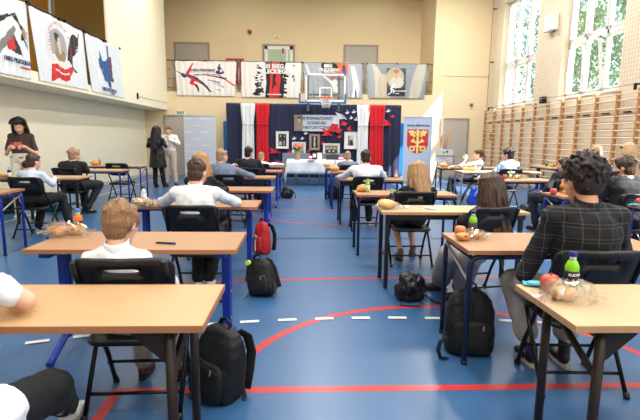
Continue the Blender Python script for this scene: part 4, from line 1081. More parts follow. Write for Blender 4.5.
def build_chair(loc, rz, label, group='black folding chairs', s=1.04):
    t = thing('folding_chair', label, 'chair', loc, rz, group)
    t.scale = (s, s, s)
    b = new('backrest', CM['backrest'], t); b.location = (0, -.175, .675); b.rotation_euler = (R(24), 0, 0)
    r = new('handle_recess', CM['recess'], b)
    q = new('seat', CM['seat'], t); q.location = (0, .02, .402); q.rotation_euler = (R(3), 0, 0)
    for nm in 'lr':
        f = new('frame_tube', CM['frame' + nm], t); new('foot_cap', CM['cap' + nm], f)
        f = new('rear_leg', CM['rear' + nm], t); new('foot_cap', CM['rcap' + nm], f)
    for k in ('fbar', 'rbar', 'sbar'): new('crossbar', CM[k], t)
    return t
chair0 = None
CH = {}
for k, x, y, rz, lb in (
    ('A1', -1.12, 1.14, R(6), 'black folding chair under the boy at the bottom left corner'),
    ('A2', -.83, 2.30, R(2), 'black folding chair of the small boy with straight light brown hair'),
    ('A3', -.90, 3.98, R(-2), 'black folding chair under the white-shirted boy with spread arms'),
    ('A4', -1.05, 5.35, 0, 'black folding chair under the ginger-haired girl'),
    ('A5', -1.08, 7.22, R(-4), 'black folding chair under the boy in the blue-grey shirt'),
    ('A6', -.95, 8.75, R(-3), 'black folding chair under the boy in the navy suit by the left drapes'),
    ('A7', -.92, 10.15, 0, 'black folding chair under the fair-haired small boy near the display table'),
    ('R2', 1.55, 2.46, R(-3), 'black folding chair under the boy in the plaid shirt'),
    ('C1', 1.57, 3.95, R(10), 'black folding chair under the girl with long brown hair'),
    ('C2', 1.20, 5.06, R(2), 'black folding chair under the blonde girl in black'),
    ('C3', .98, 7.02, R(2), 'black folding chair under the dark-haired boy in white near the right drapes'),
    ('C5', 1.03, 10.02, R(2), 'black folding chair under the fair boy in the blue-grey jacket'),
    ('B2', -3.64, 6.45, R(-2), 'black folding chair under the boy in a pale shirt below the standing woman'),
    ('B3', -4.02, 8.3, R(-8), 'black folding chair under the boy in the dark suit by the cream wall'),
    ('B4', -3.76, 9.85, R(-4), 'empty black folding chair near the cream wall'),
    ('D2', 3.6, 5.0, R(4), 'black folding chair under the dark-suited boy on the right'),
    ('D3', 3.84, 6.78, R(10), 'black folding chair under the boy half hidden by curly hair'),
    ('D4', 4.05, 9.08, R(3), 'black folding chair under the boy in light blue'),
    ('D5', 3.86, 10.38, R(72), 'black folding chair under the girl in profile by the easel'),
    ('E1', 5.0, 7.9, R(6), 'black folding chair under the pale-haired girl with a dark hair clip'),
    ('E2', 4.84, 6.9, R(4), 'black folding chair under the blonde girl at the right edge'),
    ('E3', 4.6, 5.85, R(2), 'black folding chair at the right edge under the person in a navy jacket')):
    if chair0 is None: CH[k] = chair0 = build_chair((x, y, 0), rz, lb)
    else: CH[k] = dup(chair0, (x, y, 0), rz, lb)

# ================================================================== food and drink
M_APPLE = mat('apple_red', srgb(196, 84, 70), .35, var=.25, scale=14); M_APPLE2 = mat('apple_orange', srgb(214, 130, 84), .4, var=.15, scale=14)
M_STEM = mat('stem_brown', srgb(84, 58, 36), .7)
M_BUN = mat('bun_crust', srgb(212, 156, 90), .55, var=.3, scale=26); M_BUN2 = mat('bun_pale', srgb(226, 182, 122), .6, var=.1, scale=26); M_JAM = mat('bun_filling', srgb(120, 60, 40), .6, var=.3)
_n = lambda p, s: noise.noise(p * s)
def on_desk(px, py, z=DH): p = G(px, py, z); return V((p.x, p.y, z + .0006))
def apple(px, py, r, label, m=None, z=DH):
    p = on_desk(px, py, z); t = thing('apple', label, 'apple', p, random.uniform(0, 6))
    b = MB(m or M_APPLE); b.lathe([(.001, r * .28), (r * .3, r * .08), (r * .55, 0.0), (r * .85, r * .3), (r * 1.0, r * .9), (r * .93, r * 1.35), (r * .62, r * 1.7), (r * .3, r * 1.72), (r * .06, r * 1.5)], n=20); b.build('fruit', t)
    MB(M_STEM).tube([(0, 0, r * 1.5), (r * .1, 0, r * 1.7), (r * .28, 0, r * 1.95)], r * .05, 5).build('stem', t)
def bun_mesh(r, seed, jam=False):
    mb = MB(M_BUN)
    rr = random.Random(seed)
    mb.ell((0, 0, r * .52), (r, r * .8, r * .55))
    for k in range(5): mb.ell((rr.uniform(-.6, .6) * r, rr.uniform(-.4, .4) * r, r * .6), (r * .42, r * .36, r * .4))
    me = remesh(mb, r * .12, 2, lambda p: .005 * _n(p + V((seed, 0, 0)), 40))
    for v in me.vertices: v.co.z = max(.0, v.co.z)
    me.materials.clear(); me.materials.append(M_BUN if seed % 3 else M_BUN2); return me
def bun(px, py, r, label, seed, rz=0, z=DH, jam=True, cat='bun'):
    p = on_desk(px, py, z); t = thing('bun', label, cat, p, rz)
    new('crust', bun_mesh(r, seed), t)
    if jam: MB(M_JAM).ell((0, -r * .62, r * .6), (r * .34, r * .16, r * .2)).build('filling', t)
def wrap(px, py, w, d, h, label, seed, z=DH, rz=0, tails=True):
    p = on_desk(px, py, z); t = thing('clear_food_bag', label, 'plastic bag', p, rz)
    mb = MB(M_FILM); mb.smooth = False; N = 26; rows = []
    rr = random.Random(seed)
    for k, (s, zz) in enumerate(((.96, .0), (1.04, h * .25), (1.0, h * .6), (.8, h * .92), (.35, h * 1.04))):
        rows.append([mb.bm.verts.new((w / 2 * s * math.cos(2 * math.pi * i / N) * (1 + .09 * rr.uniform(-1, 1)), d / 2 * s * math.sin(2 * math.pi * i / N) * (1 + .16 * rr.uniform(-1, 1)), max(0.0005, zz + (.02 * rr.uniform(-1, 1) if k else 0)))) for i in range(N)])
    for a, b in zip(rows, rows[1:]):
        for i in range(N): mb.face((a[i], a[(i + 1) % N], b[(i + 1) % N], b[i]))
    mb.face(rows[-1])
    mb.build('film', t)
    if tails:
        for s in (-1, 1):
            tl = MB(M_FILM); pts = []
            L = []
            for i in range(7):
                a = (i / 6 - .5) * 1.5
                L.append((tl.bm.verts.new((s * w * .46, d * .1 * (i - 3) / 3, h * .35)), tl.bm.verts.new((s * (w * .46 + .045 * math.cos(a) + rr.uniform(0, .012)), .04 * math.sin(a), h * .35 + rr.uniform(-.02, .03)))))
            for a, b in zip(L, L[1:]): tl.face((a[0], a[1], b[1], b[0]))
            tl.build('twisted_end', t)
LIQ = {'orange': mat('juice_orange', srgb(236, 120, 30), .2, var=.04), 'green': mat('juice_green', srgb(132, 206, 44), .2, var=.05), 'dark': mat('drink_dark', srgb(36, 32, 36), .2, var=.05), 'clear': mat('drink_pale', srgb(190, 206, 214), .15, var=.03)}
CAPM = {'blue': mat('cap_blue', srgb(32, 44, 110), .4), 'palegreen': mat('cap_green', srgb(120, 196, 60), .4), 'orange': mat('cap_orange', srgb(226, 112, 50), .4), 'dark': mat('cap_dark', srgb(30, 30, 36), .4), 'clearblue': mat('cap_pale_blue', srgb(90, 120, 190), .4)}
LABM = {'navy': mat('label_navy', srgb(24, 28, 52), .4, var=.1), 'white': mat('label_white', srgb(226, 226, 226), .4), 'multi': mat('label_grey', srgb(70, 66, 70), .4, var=.5, scale=40)}
M_NECK = mat('clear_neck', srgb(206, 214, 216), .15, spec=.6)
def bottle(px, py, h, liq, cap, lab, label, z=DH, text=None, rz=0, r=None):
    p = on_desk(px, py, z); t = thing('juice_bottle', label, 'bottle', p, rz); r = r or h * .172
    b = MB(LIQ[liq]); b.lathe([(r * .82, 0), (r, h * .03), (r, h * .12), (r * .95, h * .14), (r * .95, h * .5), (r, h * .52), (r * .98, h * .62), (r * .75, h * .72), (r * .5, h * .78)], n=20).build('body', t)
    MB(M_NECK).lathe([(r * .52, h * .78), (r * .46, h * .82), (r * .46, h * .88)], n=16).build('neck', t)
    MB(CAPM[cap]).lathe([(r * .58, h * .88), (r * .6, h * .89), (r * .6, h * .985), (r * .52, h)], n=18).build('cap', t)
    l = MB(LABM[lab]).lathe([(r * .97, h * .13), (r * 1.005, h * .14), (r * 1.005, h * .5), (r * .97, h * .51)], n=24).build('label_band', t)
    pt = MB(mat('label_orange', srgb(226, 150, 50), .5)) if lab != 'white' else MB(mat('label_print_navy', srgb(40, 50, 100), .5))
    q = [(a, zz) for a, zz in ((-115, .16), (-100, .16), (-96, .26), (-104, .34), (-114, .28))]
    vs = [pt.bm.verts.new((r * 1.02 * math.cos(R(a)), r * 1.02 * math.sin(R(a)), h * zz)) for a, zz in q]; pt.face(vs); pt.build('label_fruit', l)
    if text:
        tm = text_data(text, h * .082, bold=.0006); c = MB(M_PAPER)
        for k, v in enumerate(tm.vertices):
            a = R(-90) + v.co.x / r; rr_ = r * 1.03 + v.co.z
            v.co = V((rr_ * math.cos(a), rr_ * math.sin(a), h * .42 + v.co.y))
        c.add_mesh(tm); c.build('lettering', l)
# A2 desk
bun(57.5, 236, .066, 'bun lying left in the clear bag on the desk of the light-haired small boy', 4, .3, jam=False)
bun(75.5, 234.5, .062, 'bun with dark filling in the clear bag on the same desk, right one', 5, .1)
wrap(67, 236.5, .3, .15, .085, 'clear plastic bag around two buns on the beech desk with the pen', 3)
apple(61.5, 232.2, .037, 'red apple behind the two bagged buns')
bottle(79, 233, .165, 'orange', 'clearblue', 'navy', 'carrot juice bottle standing behind the two bagged buns', text='JUICE' if False else None)
p = on_desk(164, 244); t = thing('pen', 'dark pen lying on the beech desk right of the small boy', 'pen', p, R(168))
MB(M_BLKM).cyl((-.07, 0, .006), (.05, 0, .006), .0058, None, 10).build('barrel', t); MB(CAPM['blue']).cyl((-.075, 0, .006), (-.02, 0, .006), .0066, None, 10).build('cap', t); MB(M_SILV).cyl((.05, 0, .006), (.066, 0, .006), .005, .001, 8).build('tip', t)
# R1 desk
apple(549.5, 291.5, .043, 'large red apple next to the green bottle on the pale front desk')
bun(563, 300, .056, 'pale bun in crackling clear wrap on the pale front desk', 6, R(-10), jam=False)
wrap(567.5, 301.5, .215, .11, .075, 'shiny clear wrapper around the pale bun on the front desk', 8, rz=R(-8))
bottle(570, 289.5, .172, 'green', 'blue', 'navy', 'green juice bottle with navy label on the pale front desk', text='KUSTYN')
p = on_desk(537.5, 286); t = thing('snack_packet', 'turquoise packet behind the large red apple', 'packet', p, R(-20))
m_ = mat('packet_teal', srgb(64, 160, 190), .35, var=.1); k = MB(m_); k.ell((0, 0, .011), (.05, .034, .011)); k.build('pouch', t); MB(m_).box((0, 0, .008), (.124, .06, .003)).build('seam', t)
# R2 desk
apple(460, 236, .04, 'orange-skinned apple on the beech desk of the plaid-shirted boy', M_APPLE2)
bun(463, 240.5, .05, 'flat bun in front of the orange-skinned apple', 7, 0)
bun(474, 238.5, .05, 'wrapped bun half hidden by clear film beside the green bottle', 10, 0, jam=False)
wrap(474, 240, .17, .1, .06, 'crumpled clear film in front of the bottle on the plaid boy desk', 5, rz=R(15))
bottle(472.3, 234, .165, 'green', 'blue', 'multi', 'green bottle with dark label on the beech desk of the plaid boy')
# C1
apple(383, 206.5, .043, 'red apple at the left end of the pale desk with black legs')
bun(386.5, 209, .085, 'flat pale bun in a bag on the pale desk with black legs', 9, 0, jam=False); wrap(390, 209, .27, .13, .05, 'clear bag around the flat pale bun on the desk with black legs', 2)
bottle(391.2, 206.8, .17, 'dark', 'palegreen', 'multi', 'dark bottle with a bright green cap on the pale desk with black legs')
p = on_desk(430.5, 209.5); t = thing('paper_sheet', 'folded white paper lying on the pale desk with black legs', 'paper', p, .1)
MB(M_PAPER).box((0, 0, .002), (.15, .1, .003)).build('lower_leaf', t); MB(M_PAPER).box((.01, .01, .012), (.14, .09, .002), Matrix.Rotation(R(7), 3, 'Y')).build('upper_leaf', t)
# C2..C5
bun(363.5, 191.5, .085, 'tall bun on the beech desk in front of the blonde girl', 11, 0, jam=False); bun(360, 191.6, .05, 'small bun behind the tall one on the same beech desk', 13, 0, jam=False)
bottle(367.6, 191.9, .16, 'green', 'palegreen', 'white', 'green bottle with white label next to the tall bun')
bottle(396, 178.2, .14, 'orange', 'orange', 'white', 'orange juice bottle at the right end of the desk of the dark-haired boy in white')
bun(334.6, 171.2, .1, 'bun on the unoccupied beech desk near the aisle', 14, 0, jam=False); bottle(333, 170.9, .12, 'orange', 'orange', 'white', 'small orange bottle behind the bun on the unoccupied desk')
bun(326.8, 166.6, .085, 'bun on the desk closest to the display table', 15, 0, jam=False); bottle(335.3, 167.2, .16, 'green', 'palegreen', 'white', 'green bottle in front of the fair boy in the blue-grey jacket')
# A3.. A5
bun(139, 205.5, .07, 'bun at the left end of the desk of the spread-armed boy', 16, 0, jam=False); bun(147, 206.5, .06, 'glazed bun beside the dark-capped bottle', 17, 0); wrap(144, 206.6, .24, .12, .06, 'clear bag around two buns beside the dark-capped bottle', 9)
bottle(144, 201.5, .155, 'clear', 'dark', 'white', 'dark-capped bottle with pale label on the desk of the spread-armed boy')
bottle(237.6, 175.8, .15, 'orange', 'orange', 'white', 'orange-capped bottle in front of the boy in the blue-grey shirt')
# B
bun(4, 177.5, .08, 'bun near the left picture edge on the pale-shirted boy desk', 18, 0, jam=False); bottle(9.5, 177.8, .16, 'dark', 'clearblue', 'white', 'dark cola bottle on the desk of the pale-shirted boy')
bun(95, 165.2, .1, 'bun on the far pale desk by the cream wall', 19, 0, jam=False); bottle(99.6, 164.8, .15, 'orange', 'orange', 'navy', 'small bottle beside the bun on the far pale desk')
# D
apple(639.5, 205, .04, 'red apple on the desk cut by the right picture edge'); 
p = on_desk(635, 205.5); t = thing('snack_packet', 'blue wrapper beside the apple at the right picture edge', 'packet', p, 0); k = MB(m_); k.ell((0, 0, .01), (.06, .04, .01)); k.build('pouch', t); MB(m_).box((-.06, 0, .008), (.02, .06, .003)).build('seam', t)
apple(553.3, 194.6, .043, 'red apple at the end of the desk before the dark-suited boy'); bottle(561.5, 193, .155, 'orange', 'orange', 'multi', 'orange juice bottle beside the red apple before the dark-suited boy'); bun(568, 194.5, .06, 'bun right of the orange juice bottle near the curly hair', 20, 0)
apple(505, 179, .045, 'red apple on the pale desk behind the boy in light blue'); bottle(510.4, 178.8, .15, 'green', 'palegreen', 'white', 'green bottle on the pale desk behind the boy in light blue'); bun(517, 179, .07, 'bun right of the green bottle behind the boy in light blue', 21, 0, jam=False); wrap(519, 179, .26, .13, .07, 'clear bag around the bun behind the boy in light blue', 12)
bun(466, 170.6, .08, 'bun at the left end of the long pale desk', 22, 0); bun(472, 170.8, .075, 'second bun on the long pale desk beside the bottle', 23, 0, jam=False); bottle(475, 169.8, .14, 'orange', 'orange', 'white', 'orange bottle on the long pale desk before the girl in profile')
bun(443.5, 167, .1, 'bun on the desk beside the easel', 24, 0, jam=False); bottle(446.4, 166.6, .15, 'orange', 'dark', 'navy', 'dark-capped bottle on the desk beside the easel')
def onD6(dx, dy): return V((6.46 - .25 + dx, 10.9 + .5 + dy, DH + .0006))
for fn, px in ((bottle, 0),):
    p0 = onD6(-.05, .1); s = 0
t = thing('juice_bottle', 'green bottle on the small desk against the wall bars', 'bottle', onD6(-.06, .1))
MB(LIQ['green']).lathe([(.022, 0), (.025, .01), (.025, .1), (.014, .125)], n=16).build('body', t); MB(CAPM['dark']).lathe([(.015, .125), (.015, .15), (.012, .152)], n=12).build('cap', t); MB(LABM['navy']).lathe([(.0255, .03), (.0262, .032), (.0262, .08), (.0255, .082)], n=16).build('label_band', t)
t = thing('bun', 'bun next to the bottle on the small desk against the wall bars', 'bun', onD6(.05, .0)); new('crust', bun_mesh(.08, 25), t); MB(M_JAM).ell((0, -.05, .05), (.03, .014, .018)).build('filling', t)

# ================================================================== bags
M_BAG = mat('bag_black_nylon', srgb(11, 12, 15), .6, var=.2, scale=60, bump=.25); M_BAG2 = mat('bag_black_shiny', srgb(16, 16, 19), .28, var=.3, scale=14, bump=.5)
M_BAGR = mat('bag_red_nylon', srgb(186, 34, 38), .6, var=.15, scale=40, bump=.2); M_STRAP = mat('bag_strap', srgb(14, 15, 18), .75, var=.2, scale=90)
M_BAGT = mat('bag_teal', srgb(30, 104, 120), .7, var=.25, scale=20, bump=.3)
def backpack(loc, rz, label, w=.3, d=.17, h=.42, m=None, tilt=0., roll=0., seed=0, straps=True, side='back'):
    "stands on its base, front pocket towards local -y, straps on local +y"
    m = m or M_BAG
    t = thing('backpack', label, 'backpack', loc, rot=(R(tilt), R(roll), rz))
    b = MB(m); secs = []
    for v, kw, kd in ((0, .8, .75), (.03, .93, .9), (.15, 1, 1), (.4, 1, .98), (.65, .96, .86), (.82, .86, .68), (.93, .66, .48), (.985, .4, .3), (1, .15, .12)):
        secs.append((v * h, kw * w / 2, kd * d / 2))
    rings = []
    for z, a, c in secs:
        ring_ = []
        for i in range(28):
            q = 2 * math.pi * i / 28; e = .62
            ring_.append(b.bm.verts.new((math.copysign(abs(math.cos(q)) ** e, math.cos(q)) * a, math.copysign(abs(math.sin(q)) ** e, math.sin(q)) * c, z)))
        rings.append(ring_)
    b.skin(rings)
    me = remesh(b, .011, 2, lambda p: .009 * noise.noise(p * 11 + V((seed * 7, 0, 0))) + .004 * noise.noise(p * 30))
    for v in me.vertices: v.co.z = max(0, v.co.z)
    me.materials.clear(); me.materials.append(m); new('main_body', me, t)
    f = MB(m); rings = []
    for z, a, c in ((.06, .3, .4), (.08, .37, .9), (.2, .4, 1), (.4, .39, .95), (.52, .33, .6), (.56, .22, .2)):
        rings.append([f.bm.verts.new((a * w * math.copysign(abs(math.cos(q)) ** .6, math.cos(q)), -d / 2 * .9 - .035 * c * max(0, -math.sin(q)) + .02 * max(0, math.sin(q)), z * h)) for q in [2 * math.pi * i / 22 for i in range(22)]])
    f.skin(rings); fp = f.build('front_pocket', t)
    z_ = MB(M_BLKM); z_.tube([(a * w * .36, -d / 2 * .9 - .034, h * .5 + .01 * (1 - a * a)) for a in (-1, -.5, 0, .5, 1)], .0035, 6).build('zipper', fp)
    zp = MB(M_SILV).box((w * .2, -d / 2 * .9 - .04, h * .49), (.008, .006, .03)).build('zip_pull', fp)
    MB(M_STRAP).tube([(-.035, .0, h * .975), (-.03, .01, h * 1.06), (0, .012, h * 1.085), (.03, .01, h * 1.06), (.035, .0, h * .975)], 1, 8, (.013, .004)).build('handle', t)
    if straps:
        for s in (-1, 1):
            MB(M_STRAP).tube([(s * .05, d * .3, h * .92), (s * .075, d * .55, h * .84), (s * .09, d * .72, h * .6), (s * .1, d * .68, h * .35), (s * .12, d * .5, h * .12)], 1, 8, (.028, .007)).build('shoulder_strap', t)
    MB(m).tube([(0, -d * .42, h * .62), (0, -d * .36, h * .8), (0, -d * .2, h * .93)], .005, 6).build('seam', t)
    return t
def gp(px, py): p = G(px, py); return (p.x, p.y, 0)
# leaning backpack by the front left desk
t = backpack((-.46, 2.36, 0), R(-35), 'large black backpack leaning beside the blue leg at the front left desk', .29, .2, .40, M_BAG, tilt=-4, roll=7, seed=1)
for k, (x, z) in enumerate(((-.1, .25), (.06, .3))): pass
MB(M_PAPER).box((-.12, -.1, .26), (.03, .004, .012), Matrix.Rotation(R(70), 3, 'Y')).build('logo_patch', t)
MB(M_STRAP).tube([(.1, .08, .1), (.15, .06, .03), (.2, -.02, .006), (.16, -.1, .006)], 1, 6, (.012, .002)).build('loose_strap', t)
t = backpack((-.33, 3.98, 0), R(-20), 'black backpack with a yellow-green tag beside the left desk row', .26, .15, .33, M_BAG, tilt=-6, roll=-14, seed=2)
MB(mat('tag_lime', srgb(206, 226, 50), .5)).cyl((-.05, -.07, .31), (-.05, -.1, .31), .022, None, 12).build('lime_tag', t)
MB(M_STRAP).tube([(.11, -.02, .14), (.15, -.05, .06), (.155, -.1, .006), (.19, -.13, .006)], 1, 6, (.012, .002)).build('loose_strap', t)
MB(M_STRAP).tube([(-.1, -.06, .05), (-.12, -.12, .006), (-.1, -.17, .006)], 1, 6, (.012, .002)).build('loose_strap', t)
t = backpack((-.47, 5.5, 0), R(-50), 'red backpack with black edges and a grey keyring standing in the left row', .22, .16, .39, M_BAGR, tilt=0, roll=0, seed=3)
MB(M_GREYM).ell((.02, -.12, .22), (.03, .02, .03)).build('keyring', t); MB(M_PAPER).box((.03, -.125, .12), (.02, .004, .14)).build('pendant_tape', t)
# slumped shiny bag
def slump(px, py, w, h, d, m, label, seed, rz=0, straps=()):
    x, y, _ = gp(px, py); t = thing('slumped_bag', label, 'bag', (x, y, 0), rz)
    b = MB(m); rr = random.Random(seed)
    b.ell((0, 0, h * .38), (w / 2, d / 2, h * .4)); b.ell((-w * .1, 0, h * .6), (w * .3, d * .34, h * .36)); b.ell((w * .16, 0, h * .45), (w * .3, d * .36, h * .38)); b.ell((0, 0, .04), (w * .48, d * .48, .045))
    me = remesh(b, max(.009, w * .03), 2, lambda p: .03 * w / .3 * noise.noise(p * 9 + V((seed * 3, 0, 0))) + .012 * noise.noise(p * 28))
    for v in me.vertices: v.co.z = max(0, v.co.z)
    me.materials.clear(); me.materials.append(m); new('main_body', me, t)
    for pts in straps: MB(M_STRAP).tube(pts, 1, 6, (.012, .004)).build('strap', t)
    MB(M_SILV).box((-w * .1, -d * .42, h * .5), (.02, .008, .03)).build('buckle', t)
    return t
slump(410, 299, .29, .26, .2, M_BAG2, 'shiny black drawstring bag slumped on the floor in the aisle', 1, R(10),
      [[(-.1, -.08, .2), (-.17, -.1, .1), (-.14, -.15, .01), (-.02, -.2, .008), (.03, -.18, .03)], [(.1, -.08, .06), (.16, -.12, .012), (.2, -.16, .008), (.2, -.23, .008)], [(-.02, -.1, .24), (-.0, -.14, .14), (.01, -.12, .05)]])
backpack((1.1, 2.86, 0), R(-8), 'tall black backpack standing behind the navy leg of the plaid boy desk', .315, .2, .43, M_BAG, tilt=0, roll=0, seed=4)
o = bpy.data.objects
t = thing('bag_strap_loop', 'loose black strap loop on the floor beside the tall black backpack', 'strap', (.915, 2.78, 0)); MB(M_STRAP).tube([(.02, 0, .13), (-.03, -.02, .11), (-.045, -.03, .06), (-.03, -.04, .012), (.02, -.04, .008)], 1, 6, (.014, .003)).build('webbing', t); MB(M_BLKM).box((-.01, -.042, .012), (.03, .02, .012)).build('buckle', t)
slump(287, 198, .3, .28, .22, M_BAG, 'small black bag on the floor near the display table, left of the aisle', 2, 0, [[(.08, -.06, .2), (.18, -.05, .12), (.2, -.1, .01)]])
slump(332.5, 199, .3, .36, .22, M_BAG, 'black bag hanging low beside the blue legs right of the aisle', 3, 0)
slump(6, 213, .4, .42, .26, M_BAG, 'dark bag with a tan strap on the floor by the left picture edge', 5, 0, [[(.1, -.1, .36), (.2, -.12, .2), (.16, -.16, .02)]])
slump(57, 211, .5, .22, .25, M_BAGT, 'teal bag lying on the floor beside the pale-shirted boy', 6, 0)
slump(524, 213.5, .42, .17, .22, M_BAG, 'flat black bag lying on the sunlit floor near the brown-haired girl', 7, R(20))
x = G(476, 205, .5)
# ================================================================== people
M_SKIN = mat('skin', srgb(222, 172, 146), .5, var=.05, scale=20); M_SKIN2 = mat('skin_warm', srgb(212, 156, 126), .5, var=.05, scale=20)
for _m in (M_SKIN, M_SKIN2):
    _b = _m.node_tree.nodes['Principled BSDF']; _b.inputs['Subsurface Weight'].default_value = .08; _b.inputs['Subsurface Radius'].default_value = (.01, .004, .002)
M_EYEW = mat('eye_white', (.8, .8, .78), .3); M_IRIS = mat('eye_iris', (.06, .04, .03), .2); M_LIP = mat('lips', srgb(184, 104, 96), .5)
def hairmat(name, c): 
    m = mat(name, c, .42, var=.45, scale=34, stretch=(3, 3, .35), bump=.5, spec=.35); return m
H_LBROWN = hairmat('hair_light_brown', srgb(140, 104, 74)); H_DBROWN = hairmat('hair_dark_brown', srgb(40, 31, 28)); H_BROWN = hairmat('hair_brown', srgb(70, 51, 40))
H_BLOND = hairmat('hair_blond', srgb(164, 128, 92)); H_GINGER = hairmat('hair_ginger', srgb(176, 130, 84)); H_FAIR = hairmat('hair_fair', srgb(164, 134, 104)); H_BLACK = hairmat('hair_black', srgb(28, 24, 26)); H_PALE = hairmat('hair_pale', srgb(196, 160, 120))
def clothmat(name, c, **k): return mat(name, c, k.pop('rough', .85), var=k.pop('var', .06), scale=k.pop('scale', 40), sheen=.02, bump=k.pop('bump', .1), **k)
C_WHITE = clothmat('shirt_white', srgb(226, 228, 232), var=.02); C_PALE = clothmat('shirt_pale_blue', srgb(196, 206, 220), var=.03); C_LBLUE = clothmat('shirt_light_blue', srgb(164, 192, 222), var=.03); C_GBLUE = clothmat('shirt_grey_blue', srgb(112, 124, 146), var=.06)
C_BLACK = clothmat('cloth_black', srgb(14, 14, 16)); C_SUIT = clothmat('suit_charcoal', srgb(22, 24, 28)); C_NAVY = clothmat('suit_navy', srgb(17, 20, 32)); C_BROWNT = clothmat('tshirt_brown', srgb(62, 49, 47)); C_CREAM = clothmat('trousers_cream', srgb(222, 218, 204), var=.03)
C_GREYT = clothmat('trousers_grey', srgb(146, 142, 142), var=.05); C_JEANS = clothmat('jeans_dark', srgb(26, 31, 46)); C_BEIGE = clothmat('trousers_beige', srgb(196, 176, 158), var=.05); C_LEATHER = mat('coat_leather', srgb(15, 16, 19), .35, var=.2, scale=20, bump=.25)
C_TROUSB = clothmat('trousers_black', srgb(14, 15, 18)); C_STONE = clothmat('trousers_stone', srgb(158, 152, 146)); C_JACKETW = clothmat('jacket_white', srgb(226, 224, 220), var=.03); C_BLUESOCK = clothmat('socks_blue', srgb(36, 66, 130)); C_SOCKW = clothmat('socks_white', srgb(222, 222, 222)); C_BLUET = clothmat('top_blue', srgb(64, 110, 190))
C_SHOEB = mat('shoe_black', srgb(22, 22, 26), .4, var=.2); C_SHOEW = mat('shoe_white', srgb(226, 226, 224), .5, var=.04); C_SOLE = mat('shoe_sole', srgb(196, 186, 170), .7); C_SOLEB = mat('shoe_sole_dark', srgb(30, 28, 28), .7)
def plaid_mat():
    m = clothmat('shirt_plaid', srgb(22, 22, 25)); nt = m.node_tree; b = nt.nodes['Principled BSDF']
    src = b.inputs['Base Color'].links[0].from_socket
    tc = nt.nodes.new('ShaderNodeTexCoord'); sx = nt.nodes.new('ShaderNodeSeparateXYZ'); nt.links.new(tc.outputs['Object'], sx.inputs[0])
    out = None
    def lines(sock, period, width, ph):
        a = nt.nodes.new('ShaderNodeMath'); a.operation = 'MULTIPLY_ADD'; a.inputs[1].default_value = 1 / period; a.inputs[2].default_value = ph; nt.links.new(sock, a.inputs[0])
        f = nt.nodes.new('ShaderNodeMath'); f.operation = 'FRACT'; nt.links.new(a.outputs[0], f.inputs[0])
        l = nt.nodes.new('ShaderNodeMath'); l.operation = 'LESS_THAN'; l.inputs[1].default_value = width; nt.links.new(f.outputs[0], l.inputs[0]); return l.outputs[0]
    ls = [lines(sx.outputs['X'], .075, .06, .2), lines(sx.outputs['Z'], .075, .06, .3), lines(sx.outputs['Z'], .075, .05, .55)]
    acc = ls[0]
    for q in ls[1:]:
        mx = nt.nodes.new('ShaderNodeMath'); mx.operation = 'ADD'; nt.links.new(acc, mx.inputs[0]); nt.links.new(q, mx.inputs[1]); acc = mx.outputs[0]
    ml = nt.nodes.new('ShaderNodeMath'); ml.operation = 'MULTIPLY'; ml.inputs[1].default_value = .09; nt.links.new(acc, ml.inputs[0])
    mix = nt.nodes.new('ShaderNodeMix'); mix.data_type = 'RGBA'; nt.links.new(ml.outputs[0], mix.inputs[0]); nt.links.new(src, mix.inputs[6]); mix.inputs[7].default_value = (*srgb(190, 190, 196), 1)
    nt.links.new(mix.outputs[2], b.inputs['Base Color']); return m
C_PLAID = plaid_mat()

_hand_cache = {}
def hand_mesh(curl, side):
    "hand pointing along +y, palm facing -z, thumb on -x for side=1; wrist at the origin, adult size"
    key = (round(curl, 2), side)
    if key in _hand_cache: return _hand_cache[key]
    mb = MB(M_SKIN); s = side
    mb.capsule((0, -.03, 0), (0, .02, 0), .024, .026, 12, .8)
    for k, (x, L) in enumerate(((-.027, .044), (-.009, .048), (.009, .045), (.026, .037))):
        mb.capsule((x * .55 * s, .012, 0), (x * s, .082 - abs(x) * .25, .002), .0135, .0125, 10, .9)
        p = V((x * s, .084 - abs(x) * .25, .002)); a = R(8 + curl * 40); d = V((x * .25 * s, math.cos(a), -math.sin(a))).normalized()
        for j, l in enumerate((L * .95, L * .62, L * .5)):
            q = p + d * l; mb.capsule(p, q, .0098 - .0009 * j, .0092 - .0009 * j, 8)
            p = q; a += R(10 + curl * 48); d = V((x * .2 * s, math.cos(a), -math.sin(a))).normalized()
    p = V((-.022 * s, .02, -.002))
    for l, dx, dz, r in ((.036, -.75, -.25, .0135), (.03, -.45 + curl * .3, -.3 - curl * .3, .0112), (.024, -.25 + curl * .5, -.3 - curl * .4, .0098)):
        d = V((dx * s, .8, dz)).normalized(); q = p + d * l; mb.capsule(p, q, r, r * .9, 8); p = q
    _hand_cache[key] = remesh(mb, .0045, 2)
    return _hand_cache[key]

